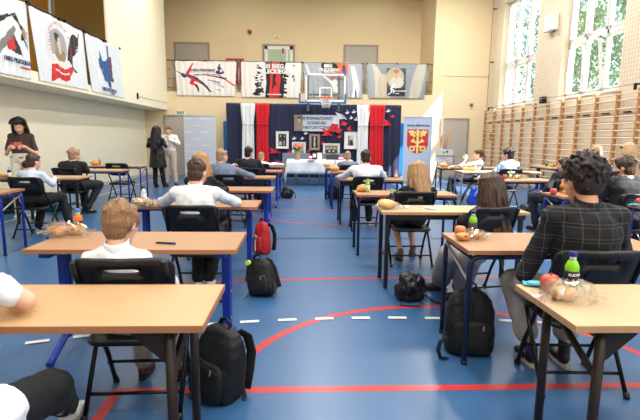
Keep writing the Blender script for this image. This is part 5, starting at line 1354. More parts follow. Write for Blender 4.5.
def head_shapes(mb, M, hs, ears=True):
    def E(c, r): mb.ell(M @ V([q * hs for q in c]), [q * hs for q in r], M.to_3x3().normalized(), 18, 12)
    def Cp(a, b, r0, r1): mb.capsule(M @ (V(a) * hs), M @ (V(b) * hs), r0 * hs, r1 * hs, 10)
    E((0, -.012, .035), (.074, .094, .084)); E((0, .022, -.03), (.06, .068, .078)); E((0, .05, -.088), (.034, .034, .026)); E((0, .075, .02), (.05, .018, .035))
    Cp((0, .088, .012), (0, .112, -.026), .008, .0135); E((-.012, .1, -.03), (.009, .01, .008)); E((.012, .1, -.03), (.009, .01, .008))
    E((-.034, .068, -.025), (.022, .02, .022)); E((.034, .068, -.025), (.022, .02, .022)); E((0, .084, -.058), (.022, .014, .012))
    Cp((-.045, .076, .026), (.045, .076, .026), .011, .011)
    if ears:
        for s in (-1, 1):
            rot = M.to_3x3().normalized() @ Euler((R(-8), 0, R(-s * 22))).to_matrix()
            mb.ell(M @ (V((s * .079, -.012, -.008)) * hs), [.009 * hs, .021 * hs, .033 * hs], rot, 12, 10)

def strand_disp(M, amp, f=60, sd=0.):
    Mi = M.inverted()
    def fn(co):
        p = Mi @ co; q = math.atan2(p.x, p.y)
        return amp * (noise.noise(V((q * f * .11, p.z * 9, sd))) + .7 * noise.noise(V((q * f * .25, p.z * 14, sd + 5))))
    return fn
def hair_mesh(style, M, hs, seed, vox):
    mb = MB(H_BROWN); rr = random.Random(seed); Rm = M.to_3x3().normalized()
    def E(c, r, rot=None): mb.ell(M @ (V(c) * hs), [q * hs for q in r], Rm @ rot if rot else Rm, 18, 12)
    def Cp(a, b, r0, r1): mb.capsule(M @ (V(a) * hs), M @ (V(b) * hs), r0 * hs, r1 * hs, 8)
    amp = .004
    if style in ('short', 'bowl', 'crop', 'mop'):
        k = {'short': 1.0, 'bowl': 1.0, 'crop': .95, 'mop': 1.1}[style]
        E((0, -.02, .046), (.082 * k, .097 * k, .083 * k)); E((0, -.052, -.014), (.071 * k, .056 * k, .082 * k)); E((0, .05, .085), (.06, .04 * k, .034 * k))
        if style == 'bowl':
            E((0, -.028, .012), (.088, .09, .07)); E((0, -.058, -.03), (.07, .046, .045))
            for s in (-1, 1): E((s * .07, .02, .03), (.018, .04, .045))
        for j in range(46):
            a = rr.uniform(0, 6.28); e = rr.uniform(.55 if style != 'mop' else .2, 1.45); n = V((math.cos(a) * math.cos(e), math.sin(a) * math.cos(e) - .1, math.sin(e)))
            if n.y > .45 and n.z < .55: continue
            p = V((n.x * .08 * k, -.02 + n.y * .094 * k, .046 + n.z * .08 * k)); d = V((n.x * .4, n.y * .5, -.6 + n.z * .3)).normalized() * .035
            Cp(p - d * .4, p + d, .011, .005)
        amp = .0035
    elif style == 'curly':
        E((0, -.022, .056), (.096, .108, .092)); E((0, -.055, -.005), (.085, .066, .075)); E((0, .055, .1), (.075, .045, .04))
        for j in range(230):
            a = rr.uniform(0, 6.28); e = rr.uniform(-.55, 1.5); n = V((math.cos(a) * math.cos(e), math.sin(a) * math.cos(e), math.sin(e)))
            if n.y > .3 and n.z < .35: continue
            if n.z < -.15 and n.y > -.3: continue
            p = V((n.x * .105, -.025 + n.y * .112, .052 + n.z * .1)); q = p + V((rr.gauss(0, .016), rr.gauss(0, .016), rr.gauss(0, .014)))
            Cp(p, q, rr.uniform(.009, .017), .007)
        amp = .003
    elif style in ('long', 'shoulder', 'bob', 'verylong'):
        L = {'long': .2, 'shoulder': .12, 'bob': .05, 'verylong': .29}[style]
        E((0, -.018, .046), (.084, .099, .083)); E((0, -.05, -.02), (.078, .062, .085)); E((0, .045, .085), (.06, .045, .034))
        for j in range(44):
            a = R(-20 + 220 * j / 43) if True else 0
            x = math.cos(a) * .082; y = -.02 - math.sin(a) * .085
            if a < 0 or a > math.pi: y = .01
            l = L * rr.uniform(.85, 1.1)
            pt = V((x * .25, y * .3 - .012, .118)); p0 = V((x * .8, y * .8 - .004, .078)); p1 = V((x * 1.0, y, .0)); p2 = V((x * 1.08 + rr.gauss(0, .009), y - .004 + rr.gauss(0, .006), -.08)); Cp(pt, p0, .015, .02); l *= .72 + .4 * max(0, math.sin(a)); p3 = V((x * (.72 + .3 * rr.random()) + rr.gauss(0, .018), y - .015 - .03 * abs(math.sin(a)), -.08 - l))
            Cp(p0, p1, .018, .018); Cp(p1, p2, .018, .0135); Cp(p2, p3, .0135, .004)
        amp = .007
    elif style == 'bun':
        E((0, -.02, .046), (.081, .096, .081)); E((0, -.05, -.005), (.07, .055, .07)); E((0, .04, .085), (.058, .045, .033)); E((0, -.125, .06), (.042, .036, .042))
        for j in range(14): a = rr.uniform(0, 6.28); E((.022 * math.cos(a), -.13 + .01 * rr.random(), .06 + .022 * math.sin(a)), (.022, .02, .018))
    elif style == 'ponytail':
        E((0, -.02, .046), (.081, .096, .081)); E((0, -.05, -.005), (.07, .055, .07)); E((0, .04, .085), (.058, .045, .033)); E((0, -.12, .02), (.026, .024, .026))
        for j in range(6): x = rr.gauss(0, .012); Cp((x * .5, -.125, .015), (x, -.15, -.06), .017, .015); Cp((x, -.15, -.06), (x * 1.6, -.14, -.15), .015, .006)
    return remesh(mb, vox, 1 if style == 'curly' else 2, strand_disp(M, amp * hs, 60, seed))

def shoe(t, ank, fdir, k, mu, ms, name='shoe', flatcap=False):
    f = V((fdir.x, fdir.y, 0)).normalized(); r = V((f.y, -f.x, 0)); B = Matrix((r, f, V((0, 0, 1)))).transposed()
    mb = MB(mu); g = V((ank.x, ank.y, 0))
    def E(y, z, rx, ry, rz): mb.ell(g + B @ V((0, y * k, z * k)), (rx * k, ry * k, rz * k), B, 14, 10)
    E(.0, .055, .036, .05, .045); E(.08, .04, .042, .075, .034); E(.13, .034, .04, .05, .027); mb.capsule(ank + V((0, 0, .015 * k)), g + B @ V((0, .005, .06 * k)), .037 * k, .037 * k)
    me = remesh(mb, .010, 2)
    for v in me.vertices: v.co.z = max(.012, v.co.z)
    me.materials.clear(); me.materials.append(mu); so = new(name, me, t)
    s = MB(ms); pts = []
    for i in range(22):
        a = 2 * math.pi * i / 22; y = .06 + .125 * math.cos(a); x = (.041 + .006 * math.cos(a)) * math.sin(a); pts.append((x * k, y * k))
    M = Matrix.Translation(g + V((0, 0, .001))) @ B.to_4x4(); s.prism([(x, y) for x, y in pts], M, .02 * k); s.build('sole', so)
    return so

def person(label, loc, rz=0., head=(0, .05, 1.1), hs=.95, hyaw=0., hpitch=-8., hroll=0., hip=None, hipk=1., sw=.17, arms=None, legs=None, hair=('short', H_BROWN), skin=None,
           top=C_WHITE, sleeve='long', bottom=C_TROUSB, shoes=(C_SHOEB, C_SOLEB), socks=None, tk=1., collar=None, jacket=False, vox=.011, coat=0., bottom_len=1., curl=.45, name='person', group=None, trouser_k=1., standing=False, wide=1., neckr=.047, sleeve_frac=.62, sitbone=.0, lap=0., hv=1.):
    """one figure; all joints in local metres (x right, y forward, z up).
    arms: [(elbow, wrist, fingertip direction)] left,right; legs: [(knee, ankle, foot direction)]"""
    skin = skin or M_SKIN
    t = thing(name, label, 'person', (loc[0], loc[1], 0), rz, group)
    hip = V(hip) if hip else V((0, -.03, .53)); hd = V(head)
    Mh = Matrix.Translation(hd) @ Euler((R(hpitch), R(hroll), R(hyaw)), 'YXZ').to_matrix().to_4x4()
    nk = Mh @ (V((0, -.03, -.075)) * hs)                     # top of the neck
    c7 = nk + V((0, -.03, -.052)) * hs       # base of the neck
    up = (c7 - hip).normalized()
    sp = lambda f, back=0.: hip.lerp(c7, f) + V((0, back, 0))
    chest = sp(.72, -.004); waist = sp(.36, -.012)
    sh = [c7 + V((s * sw, .012, -.058)) for s in (-1, 1)]
    if arms is None: arms = [(V((-sw - .03, .1, .77)), V((-.07, .32, .775)), V((.4, 1, 0))), (V((sw + .03, .1, .77)), V((.07, .32, .775)), V((-.4, 1, 0)))]
    if legs is None: legs = [(V((s * .11, .40, .50)), V((s * .12, .34, .07)), V((s * .1, 1, 0))) for s in (-1, 1)]
    arms = [tuple(V(q) for q in a) for a in arms]; legs = [tuple(V(q) for q in a) for a in legs]
    def torso(mb, g, top_f=1.):
        mb.loft([(hip + up * -.09, .05 * tk + g, .04 + g), (hip + up * -.07, .125 * tk + g, .09 + g), (hip, .15 * tk + g, .108 * tk + g), (waist, .128 * tk + g, .096 * tk + g), (sp(.55, -.006), .14 * tk + g, .102 * tk + g), (chest, .85 * sw * tk + g, .105 * tk + g), (sp(.88), .72 * sw * tk + g, .09 * tk + g), (sp(.97), .062 + g, .058 + g)], 20)
        for s, q in zip((-1, 1), sh): mb.capsule(sp(.84) + V((s * sw * .3, 0, 0)), q, .07 * tk + g, .05 * tk + g, 12); mb.capsule(c7 + V((0, 0, -.012)), q + V((0, 0, .005)), .04 * hs + g, .04 * tk + g, 10)
    ar = .032 * tk
    # --- body
    b = MB(skin)
    torso(b, -.012)
    b.capsule(nk + V((0, 0, .02)), c7 + V((0, 0, -.03)), neckr * hs, (neckr + .008) * hs, 14)
    head_shapes(b, Mh, hs)
    for s, q, (el, wr, fd) in zip((-1, 1), sh, arms):
        b.capsule(q, el, ar * 1.12, ar, 12); b.capsule(el, el.lerp(wr, .35), ar * .98, ar * .95, 12); b.capsule(el.lerp(wr, .35), wr, ar * .95, .021 * hs + .002, 12)
    for s, (kn, an, fd) in zip((-1, 1), legs):
        h0 = hip + V((s * .085 * tk * hipk, 0, -.01)); b.capsule(h0, kn, .07 * tk, .048 * tk, 12); b.capsule(kn, kn.lerp(an, .3) + V((0, -.012, 0)), .046 * tk, .048 * tk, 12); b.capsule(kn.lerp(an, .3) + V((0, -.012, 0)), an, .048 * tk, .03 * hs, 12)
        f = V((fd.x, fd.y, 0)).normalized(); b.capsule(an + V((0, 0, -.01)), V((an.x, an.y, .035)) + f * .13 * hs, .03 * hs, .022 * hs, 10)
    me = remesh(b, vox, 3)
    bm = bmesh.new(); bm.from_mesh(me)
    for s, (el, wr, fd) in zip((-1, 1), arms):
        hm = hand_mesh(curl, s if True else s)
        y = fd.normalized(); pd = V((0, 0, -1)) if abs(y.z) < .8 else V((-s, .3, 0)); z = -(pd - y * pd.dot(y)).normalized(); x = y.cross(z)
        M = Matrix.Translation(wr) @ Matrix((x, y, z)).transposed().to_4x4() @ Matrix.Diagonal((hs * .98, hs * .98, hs * .98, 1))
        # thumbs point to the body's middle line
        base = len(bm.verts); vs = [bm.verts.new(M @ V((-v.co.x, v.co.y, v.co.z))) for v in hm.vertices]
        for p in hm.polygons:
            f = bm.faces.new([vs[i] for i in reversed(p.vertices)]); f.smooth = True
    bm.to_mesh(me); bm.free()
    me.materials.clear(); me.materials.append(skin); new('body', me, t)
    # --- face details
    for s in (-1, 1):
        e = MB(M_EYEW); c = Mh @ (V((s * .03, .083, .002)) * hs); e.ell(c, (.0115 * hs,) * 3, None, 12, 8); eo = e.build('eye', t)
        f = (Mh.to_3x3() @ V((0, 1, -.1))).normalized(); MB(M_IRIS).ell(c + f * .0075 * hs, (.0062 * hs,) * 3, None, 10, 8).build('iris', eo)
        mb = MB(hair[1]); mb.tube([Mh @ (V((s * (.014 + .03 * q), .094 - .012 * q * q, .028 + .006 * math.sin(q * 2.6))) * hs) for q in (0, .33, .66, 1)], .0038 * hs, 6).build('eyebrow', t)
    m = MB(M_LIP); m.ell(Mh @ (V((0, .095, -.056)) * hs), (.021 * hs, .006 * hs, .0045 * hs), Mh.to_3x3()); m.ell(Mh @ (V((0, .094, -.063)) * hs), (.017 * hs, .006 * hs, .0045 * hs), Mh.to_3x3()); m.build('mouth', t)
    hm = hair_mesh(hair[0], Mh @ Matrix.Diagonal((hv, hv, hv, 1)), hs, hash(label) % 97 if False else len(label) % 53, max(.006, vox * .62)); hm.materials.clear(); hm.materials.append(hair[1]); new('hair', hm, t)
    # --- clothes
    fold = lambda amp, f: (lambda p: amp * (noise.noise(V((p.x * f, p.y * f, p.z * f * .6))) + .5 * noise.noise(V((p.x * f * 2.3, p.y * f * 2.3, p.z * f * 1.3)))))
    s_ = MB(top); g = .011 + (.007 if jacket else 0); torso(s_, g)
    for s, q, (el, wr, fd) in zip((-1, 1), sh, arms):
        if sleeve == 'none': continue
        s_.capsule(q, el if sleeve == 'long' else q.lerp(el, sleeve_frac), ar * 1.15 + g * wide, ar * 1.06 + g * wide, 12)
        if sleeve == 'long':
            s_.capsule(el, wr.lerp(el, .1), ar * 1.04 + g * wide, .027 * hs + g * .75, 12)
        elif sleeve == 'roll': s_.capsule(el, el.lerp(wr, .3), ar * 1.02 + g, ar + g, 12)
    if coat:
        zb = coat; q = hip + V((0, 0, .0))
        if standing: s_.loft([(hip + V((0, 0, .12)), .14 * tk + g, .12 + g), (hip, .165 * tk + g, .13 + g), (V((hip.x, hip.y, (hip.z + zb) / 2)), .19 * tk + g, .15 + g), (V((hip.x, hip.y, zb)), .205 * tk + g, .165 + g)], 20)
    if lap: h0 = hip + V((.085 * tk, 0, 0)); s_.capsule(h0, h0.lerp(legs[1][0], lap), .09 * tk + .016, .07 * tk + .018, 14)
    me = remesh(s_, vox, 3, fold(.011 if not jacket else .008, 14)); me.materials.clear(); me.materials.append(top); so = new('jacket' if jacket else ('coat' if coat else 'shirt'), me, t)
    if collar:
        cr = MB(collar); rings = []
        for dz, dr in ((-.04, .017), (-.0, .013), (.022, .012), (.024, .006), (-.002, .004)):
            cc = c7.lerp(nk, .38) + V((0, .002, dz)); rings.append(cr.ring(cc, V((1, 0, 0)), V((0, 1, .25)), neckr * hs * 1.06 + dr, neckr * hs * 1.12 + dr, 22))
        cr.skin(rings, False, False); cr.build('collar', t)
    tr = MB(bottom); g = .015 * trouser_k
    tr.loft([(hip + up * -.09, .06 * tk + g, .05 + g), (hip + up * -.07, .13 * tk + g, .095 + g), (hip, .152 * tk + g, .11 * tk + g), (hip + up * .07, .14 * tk + g, .104 * tk + g)], 20)
    for s, (kn, an, fd) in zip((-1, 1), legs):
        h0 = hip + V((s * .085 * tk * hipk, 0, -.01)); tr.capsule(h0, kn, .074 * tk + g, .052 * tk + g, 12)
        if bottom_len > .99: tr.capsule(kn, an + V((0, 0, .03)), .05 * tk + g, .034 * hs + g * 1.5, 12)
        elif bottom_len > .3: tr.capsule(kn, kn.lerp(an, bottom_len), .052 * tk + g, .045 * tk + g * 1.3, 12)
    me = remesh(tr, vox, 3, fold(.008, 16)); me.materials.clear(); me.materials.append(bottom); new('trousers' if bottom_len > .3 else 'skirt', me, t)
    for s, (kn, an, fd) in zip((-1, 1), legs):
        if socks: 
            k_ = MB(socks); k_.capsule(an + (kn - an).normalized() * .09, an, .036 * hs, .036 * hs, 12); k_.build('sock', t)
        shoe(t, an, fd, hs * 1.0, shoes[0], shoes[1])
    return t
def loc_of(px, py, Y): p = W(px, py, Y); return p
def hl(px, py, Y, bx, by, rz=0.):
    "head centre seen at pixel px,py at depth Y, in the frame of a figure based at bx,by and turned rz"
    p = W(px, py, Y); d = V((p.x - bx, p.y - by, 0)); c, s = math.cos(-rz), math.sin(-rz)
    return (d.x * c - d.y * s, d.x * s + d.y * c, p.z)
def L2(bx, by, rz, p):   # world -> local
    d = V((p[0] - bx, p[1] - by)); c, s = math.cos(-rz), math.sin(-rz); return V((d.x * c - d.y * s, d.x * s + d.y * c, p[2]))
def P_(k): c = CH[k]; return c.location.x, c.location.y, c.rotation_euler.z
SHW = (C_SHOEW, C_SOLE)
# --- boy with straight light brown hair (front left)
x, y, r = P_('A2')
person('small boy with straight light brown hair in a white shirt, seen from behind', (x, y), r, hl(121.5, 224.5, y - .02, x, y, r), 0.90, hyaw=-16, hpitch=-10, hip=(0, -.03, .5), sw=0.108, tk=.95,
       arms=[((-.15, .06, .62), (-.06, .27, .585), (.5, .9, 0)), ((.15, .06, .62), (.06, .27, .585), (-.5, .9, 0))], hair=('bowl', H_LBROWN), top=C_WHITE, collar=C_WHITE, bottom=C_STONE, socks=C_SOCKW, shoes=(mat('shoe_dark_red', srgb(90, 26, 30), .5, var=.5, scale=30), C_SOLEB), vox=.009,
       legs=[((-.1, .36, .47), (-.07, .26, .08), (0, 1, 0)), ((.1, .36, .47), (.14, .24, .08), (.1, 1, 0))])
# --- boy with the spread arms
x, y, r = P_('A3')
person('boy with cropped brown hair in a white shirt, arms spread wide on his desk', (x, y), r, hl(197, 173.5, y + .12, x, y, r), 0.96, hyaw=-4, hpitch=-14, hip=(0, -.03, .53), sw=0.163, tk=1.12,
       arms=[((-.33, .2, .80), (-.46, .44, .775), (.2, 1, 0)), ((.3, .22, .80), (.28, .46, .775), (-.6, .9, 0))], hair=('short', H_BROWN), top=C_WHITE, collar=C_WHITE, bottom=C_TROUSB, socks=C_SOCKW, shoes=SHW, vox=.01, wide=1.1,
       legs=[((-.1, .4, .5), (-.04, .14, .09), (.2, 1, 0)), ((.1, .4, .5), (.06, .16, .09), (-.1, 1, 0))])
# --- girl in the row ahead
x, y, r = P_('A4')
person('girl with ginger-blonde shoulder hair and a dark top behind the spread-armed boy', (x, y), r, hl(200.5, 165, y + .1, x, y, r), 1.0, hyaw=10, hpitch=-10, sw=0.129, hv=1.15, hair=('shoulder', H_GINGER), top=C_BLACK, bottom=C_JEANS, vox=.013)
x, y, r = P_('A5')
person('boy with short fair-brown hair in a blue-grey shirt holding a bottle', (x, y), r, hl(222, 157, y + .1, x, y, r), 0.92, hyaw=-38, hpitch=-6, sw=0.172, tk=1.15, arms=[((-.24, .16, .8), (-.1, .36, .9), (.5, .5, .5)), ((.25, .12, .79), (.28, .34, .775), (-.6, .8, 0))], hair=('short', H_FAIR), top=C_GBLUE, bottom=C_STONE, collar=C_GBLUE, vox=.012, wide=1.1)
x, y, r = P_('A6')
person('boy with short black-brown hair in a dark navy suit by the left drapes', (x, y), r, hl(249, 153.5, y + .1, x, y, r), 0.94, hyaw=-25, hpitch=-6, sw=0.181, tk=1.15, hair=('short', H_DBROWN), top=C_NAVY, collar=C_WHITE, jacket=True, bottom=C_NAVY, vox=.014, wide=1.1, shoes=(C_SHOEB, C_SOLEB))
x, y, r = P_('A7')
person('small fair-haired boy in a white shirt near the display table', (x, y), r, hl(261.3, 157.5, y + .12, x, y, r), 0.86, hyaw=-20, hpitch=-10, sw=0.155, arms=[((-.25, .16, .78), (-.1, .4, .775), (.3, 1, 0)), ((.32, .2, .8), (.5, .46, .775), (.3, 1, 0))], hair=('crop', H_FAIR), top=C_WHITE, bottom=C_JEANS, vox=.014, wide=1.1)
# --- boy cut by the left bottom corner, elbow on the desk
person('boy in a white T-shirt and black trousers cut by the bottom left corner', (-1.12, 1.14), R(6), (-.22, .50, 1.12), .92, hyaw=20, hpitch=-15, sw=0.155, tk=1.08, sleeve='short', sleeve_frac=.8, hip=(0, -.04, .54), lap=.58, hair=('short', H_BROWN), top=C_WHITE, bottom=C_TROUSB, shoes=SHW, socks=C_SOCKW, vox=.009,
       arms=[((-.3, .3, .78), (-.12, .46, .775), (.4, 1, 0)), (L2(-1.12, 1.14, R(6), G(27, 301, .785)), L2(-1.12, 1.14, R(6), (-1.27, 1.95, .775)), (-.6, .7, 0))],
       legs=[((-.14, .42, .5), (-.14, .38, .08), (0, 1, 0)), (L2(-1.12, 1.14, R(6), G(50, 389, .55)), L2(-1.12, 1.14, R(6), G(66, 411, .08)), (.2, 1, 0))])
# --- plaid boy
x, y, r = P_('R2')
person('boy with thick dark curly hair in a dark plaid shirt, largest figure on the right', (x, y), r, hl(582, 183, y + .02, x, y, r), 1.01, hyaw=9, hpitch=-10, hip=(0, -.03, .53), sw=0.165, tk=1.2, neckr=.05,
       arms=[((-.285, .03, .63), (-.1, .3, .775), (.8, .6, 0)), ((.285, .05, .65), (.1, .33, .775), (-.6, 1, 0))], hair=('curly', H_DBROWN), skin=M_SKIN2, top=C_PLAID, collar=C_PLAID, bottom=C_STONE, bottom_len=.72, socks=C_BLUESOCK, shoes=(C_SHOEB, C_SOLE), vox=.009, wide=1.1,
       legs=[((-.22, .34, .5), (-.13, .2, .09), (-.08, 1, 0)), ((.15, .38, .5), (.07, .2, .09), (.05, 1, 0))])
# --- girl with long brown hair, turned left
x, y, r = P_('C1')
person('girl with long brown hair in a black top and wide grey trousers', (x, y), r, hl(490, 191, y + .05, x, y, r), 0.97, hyaw=8, hpitch=-12, sw=0.133, tk=1.0, hv=1.30, hair=('verylong', H_BROWN), top=C_BLACK, arms=[((-.165, .03, .67), (-.05, .24, .6), (.5, 1, 0)), ((.175, .03, .67), (.05, .24, .6), (-.5, 1, 0))], bottom=C_GREYT, trouser_k=2.4, shoes=(mat('sandal_brown', srgb(52, 40, 36), .6), C_SOLEB), vox=.01,
       legs=[(L2(x, y, r, G(449, 255, .5)), L2(x, y, r, G(441, 282, .08)), L2(0, 0, r, (-1, .15, 0))), (L2(x, y, r, G(470, 258, .5)), L2(x, y, r, G(462, 290, .09)), L2(0, 0, r, (-1, .0, 0)))])
# --- blonde girl in black
x, y, r = P_('C2')
person('girl with straight blonde hair in a black short-sleeved dress, bare legs', (x, y), r, hl(416.5, 176, y + .1, x, y, r), 0.97, hyaw=28, hpitch=-12, hroll=8, sw=0.150, tk=1.08, sleeve='short', sleeve_frac=.8, hv=1.38, hair=('long', H_BLOND), top=C_BLACK, bottom=C_BLACK, bottom_len=.0, shoes=(mat('ballet_shoe', srgb(120, 92, 84), .6), C_SOLEB), vox=.011,
       arms=[((-.18, .08, .74), (-.04, .32, .775), (.3, 1, 0)), ((.25, .1, .78), (.24, .34, .775), (-.4, 1, 0))], legs=[((-.1, .38, .48), (-.06, .1, .1), (0, 1, 0)), ((.1, .38, .48), (.14, .3, .1), (.2, 1, 0))])
x, y, r = P_('C3')
person('boy with short dark hair in a white shirt before the right drapes', (x, y), r, hl(365.5, 158.5, y + .1, x, y, r), 0.95, hyaw=-4, hpitch=-12, sw=0.198, tk=1.2, arms=[((-.31, .18, .80), (-.38, .4, .775), (.1, 1, 0)), ((.31, .18, .80), (.3, .4, .775), (-.6, .9, 0))], hair=('short', H_DBROWN), top=C_WHITE, collar=C_WHITE, bottom=C_TROUSB, shoes=SHW, vox=.012, wide=1.1)
x, y, r = P_('C5')
person('boy with fair cropped hair in a blue-grey jacket beside the display table', (x, y), r, hl(347.5, 157, y + .12, x, y, r), 0.92, hyaw=6, hpitch=-14, sw=0.172, tk=1.1, hair=('crop', H_FAIR), top=C_GBLUE, bottom=C_JEANS, vox=.014, wide=1.1)
# --- left column
x, y, r = P_('B2')
person('boy with short brown hair in a pale shirt sitting below the standing woman', (x, y), r, hl(33.5, 162.5, y + .12, x, y, r), 0.92, hyaw=-20, hpitch=-8, sw=0.135, tk=1.0, arms=[((-.2, .12, .74), (-.1, .36, .775), (.3, 1, 0)), ((.2, .1, .72), (.1, .33, .775), (-.2, 1, 0))], hair=('short', H_BROWN), top=C_PALE, collar=C_PALE, bottom=C_TROUSB, socks=C_SOCKW, shoes=(C_SHOEB, C_SOLE), vox=.012,
       legs=[((-.12, .4, .5), (-.1, .2, .09), (.1, 1, 0)), ((.14, .42, .5), (.26, .34, .09), (.4, 1, 0))])
x, y, r = P_('B3')
person('boy with tousled fair-brown hair in a dark suit by the cream wall', (x, y), r, hl(74.5, 155.5, y + .1, x, y, r), 0.94, hyaw=-30, hpitch=-4, sw=0.189, tk=1.2, hair=('mop', H_FAIR), top=C_SUIT, collar=C_WHITE, jacket=True, bottom=C_SUIT, vox=.013, wide=1.1, legs=[((-.08, .42, .5), (0, .3, .09), (.2, 1, 0)), ((.26, .4, .5), (.2, .1, .09), (.3, 1, 0))])
# --- right columns
x, y, r = P_('D2')
person('boy with brown hair in a dark suit behind the curly-haired boy', (x, y), r, hl(624, 168, y + .1, x, y, r), 0.99, hyaw=34, hpitch=-6, sw=0.206, tk=1.3, hair=('mop', H_BROWN), top=C_SUIT, collar=C_WHITE, jacket=True, bottom=C_SUIT, vox=.011, wide=1.1)
x, y, r = P_('D3')
person('boy in a dark blue jacket half hidden by curly hair', (x, y), r, hl(564, 165.5, y + .12, x, y, r), 0.91, hyaw=30, hpitch=-6, sw=0.172, tk=1.1, arms=[((-.17, .0, .68), (-.05, .25, .6), (.4, 1, 0)), ((.19, .0, .68), (.05, .25, .6), (-.4, 1, 0))], hair=('short', H_BROWN), top=C_NAVY, jacket=True, bottom=C_NAVY, vox=.013, legs=[((-.14, .4, .5), (-.18, .22, .09), (-.2, 1, 0)), ((.12, .4, .5), (.12, .24, .09), (0, 1, 0))])
x, y, r = P_('D4')
person('boy with dark hair in a light blue shirt near the wall bars', (x, y), r, hl(508, 155, y + .1, x, y, r), 1.05, hyaw=38, hpitch=-4, sw=0.15, tk=1.0, hair=('mop', H_DBROWN), top=C_LBLUE, bottom=C_JEANS, collar=C_LBLUE, vox=.013, wide=1.1)
x, y, r = P_('D5')
person('girl with tied hair in a white shirt sitting in profile, hand at her chin', (x, y), r, hl(478, 155, y, x, y, r), 0.97, hyaw=0, hpitch=-4, sw=0.155, arms=[((-.13, .26, .79), (-.03, .17, .92), (.1, -.2, 1)), ((.2, .2, .8), (.06, .4, .775), (-.3, 1, 0))], hair=('ponytail', H_BROWN), top=C_WHITE, sleeve='roll', bottom=C_JEANS, vox=.013, wide=1.1,
       legs=[((-.1, .46, .5), (-.1, .52, .09), (0, 1, 0)), ((.1, .46, .5), (.1, .36, .09), (0, 1, 0))])
x, y, r = P_('E1')
t = person('girl with pale tied-up hair and a dark hair clip above the curly hair', (x, y), r, hl(596, 152, y + .1, x, y, r), 0.97, hyaw=-6, hpitch=-6, sw=0.155, hair=('ponytail', H_PALE), top=C_PALE, bottom=C_JEANS, vox=.013)
p = hl(593, 150.5, y - .06, x, y, r); MB(M_BLKM).ell(p, (.03, .015, .016)).build('hair_clip', t)
x, y, r = P_('E2')
t = person('girl with long pale blonde hair and a blue top at the right edge', (x, y), r, hl(627.5, 152.5, y + .1, x, y, r), 1.01, hyaw=6, hpitch=-6, sw=0.155, hv=1.20, hair=('verylong', H_PALE), top=C_BLUET, bottom=C_JEANS, vox=.013)
p = hl(621.5, 147.5, y - .04, x, y, r); MB(M_BLKM).ell(p, (.03, .015, .016)).build('hair_clip', t)
x, y, r = P_('E3')
person('person in a navy jacket mostly outside the right picture edge', (x, y), r, hl(668, 160, y + .1, x, y, r), 0.94, hyaw=0, hpitch=-6, sw=0.206, tk=1.25, hair=('short', H_BROWN), top=C_NAVY, jacket=True, bottom=C_NAVY, vox=.013, wide=1.1)

# --- standing people
Y = 7.95; p = W(20, 127, Y); bx = p.x
Z = lambda py: W(20, py, Y).z
t = person('woman with a dark hairband in a brown T-shirt holding up a phone', (bx, Y), R(198), (0, .05, Z(126.5)), 1.02, hyaw=0, hpitch=-24, hip=(0, 0, Z(158)), sw=0.135, tk=1.0, standing=True, sleeve='short', sleeve_frac=.75, wide=1.1,
           arms=[((-.215, .04, Z(154)), (-.1, .26, Z(146.5)), (.55, .8, .35)), ((.215, .04, Z(154)), (.1, .26, Z(146.5)), (-.55, .8, .35))], legs=[((s * .1, .02, .5), (s * .11, 0, .08), (s * .2, 1, 0)) for s in (-1, 1)],
           hv=1.16, hair=('shoulder', H_DBROWN), top=C_BROWNT, bottom=C_CREAM, trouser_k=1.6, shoes=SHW, vox=.011, curl=.9)
hb = MB(mat('hairband_green', srgb(44, 60, 58), .6, var=.3)); hd = V((0, .05, Z(126.5))); Mh = Matrix.Translation(hd) @ Euler((R(-24), 0, 0)).to_matrix().to_4x4()
hb.tube([Mh @ V((.118 * math.cos(q), .035 + .0 * q, .05 + .118 * math.sin(q))) for q in [math.pi * k / 14 for k in range(15)]], 1, 8, (.02, .006)); hb.build('hairband', t)
MB(M_BLKM).tube([(-.165, .06, Z(157)), (0, .135, Z(157.5)), (.165, .06, Z(157))], 1, 8, (.016, .006)).build('belt', t)
wp = (bx, Y - .0)
a = R(198); 
def w2(bx, by, rz, p): c, s = math.cos(rz), math.sin(rz); return V((bx + p[0] * c - p[1] * s, by + p[0] * s + p[1] * c, p[2]))
ph = thing('smartphone', 'smartphone held sideways by the woman in the brown T-shirt', 'phone', w2(bx, Y, a, (0, .345, Z(144))), a)
rot = Matrix.Rotation(R(20), 3, 'X'); MB(mat('phone_case_red', srgb(186, 76, 66), .4)).box((0, 0, 0), (.15, .009, .075), rot, .003).build('case', ph); MB(M_BLKM).box((0, -.006, .002), (.138, .003, .066), rot).build('screen', ph); MB(M_BLKM).box((.05, .007, .015), (.03, .006, .03), rot).build('camera_bump', ph)
bg = thing('belt_bag', 'small black bag hanging at the hip of the woman in the brown T-shirt', 'bag', w2(bx, Y, a, (-.1, .155, Z(164))), a)
k = MB(M_BAG2); k.ell((0, 0, 0), (.09, .035, .075)); k.build('pouch', bg); MB(M_STRAP).tube([(-.08, -.01, .04), (-.07, -.015, .1)], 1, 6, (.01, .003)).build('strap', bg); MB(M_GREYM).tube([(-.06, .034, .03), (.06, .034, .03)], .003, 6).build('zipper', bg)
Y = 12.81; p = W(156.5, 134, Y); bx = p.x; Z = lambda py: W(158, py, Y).z
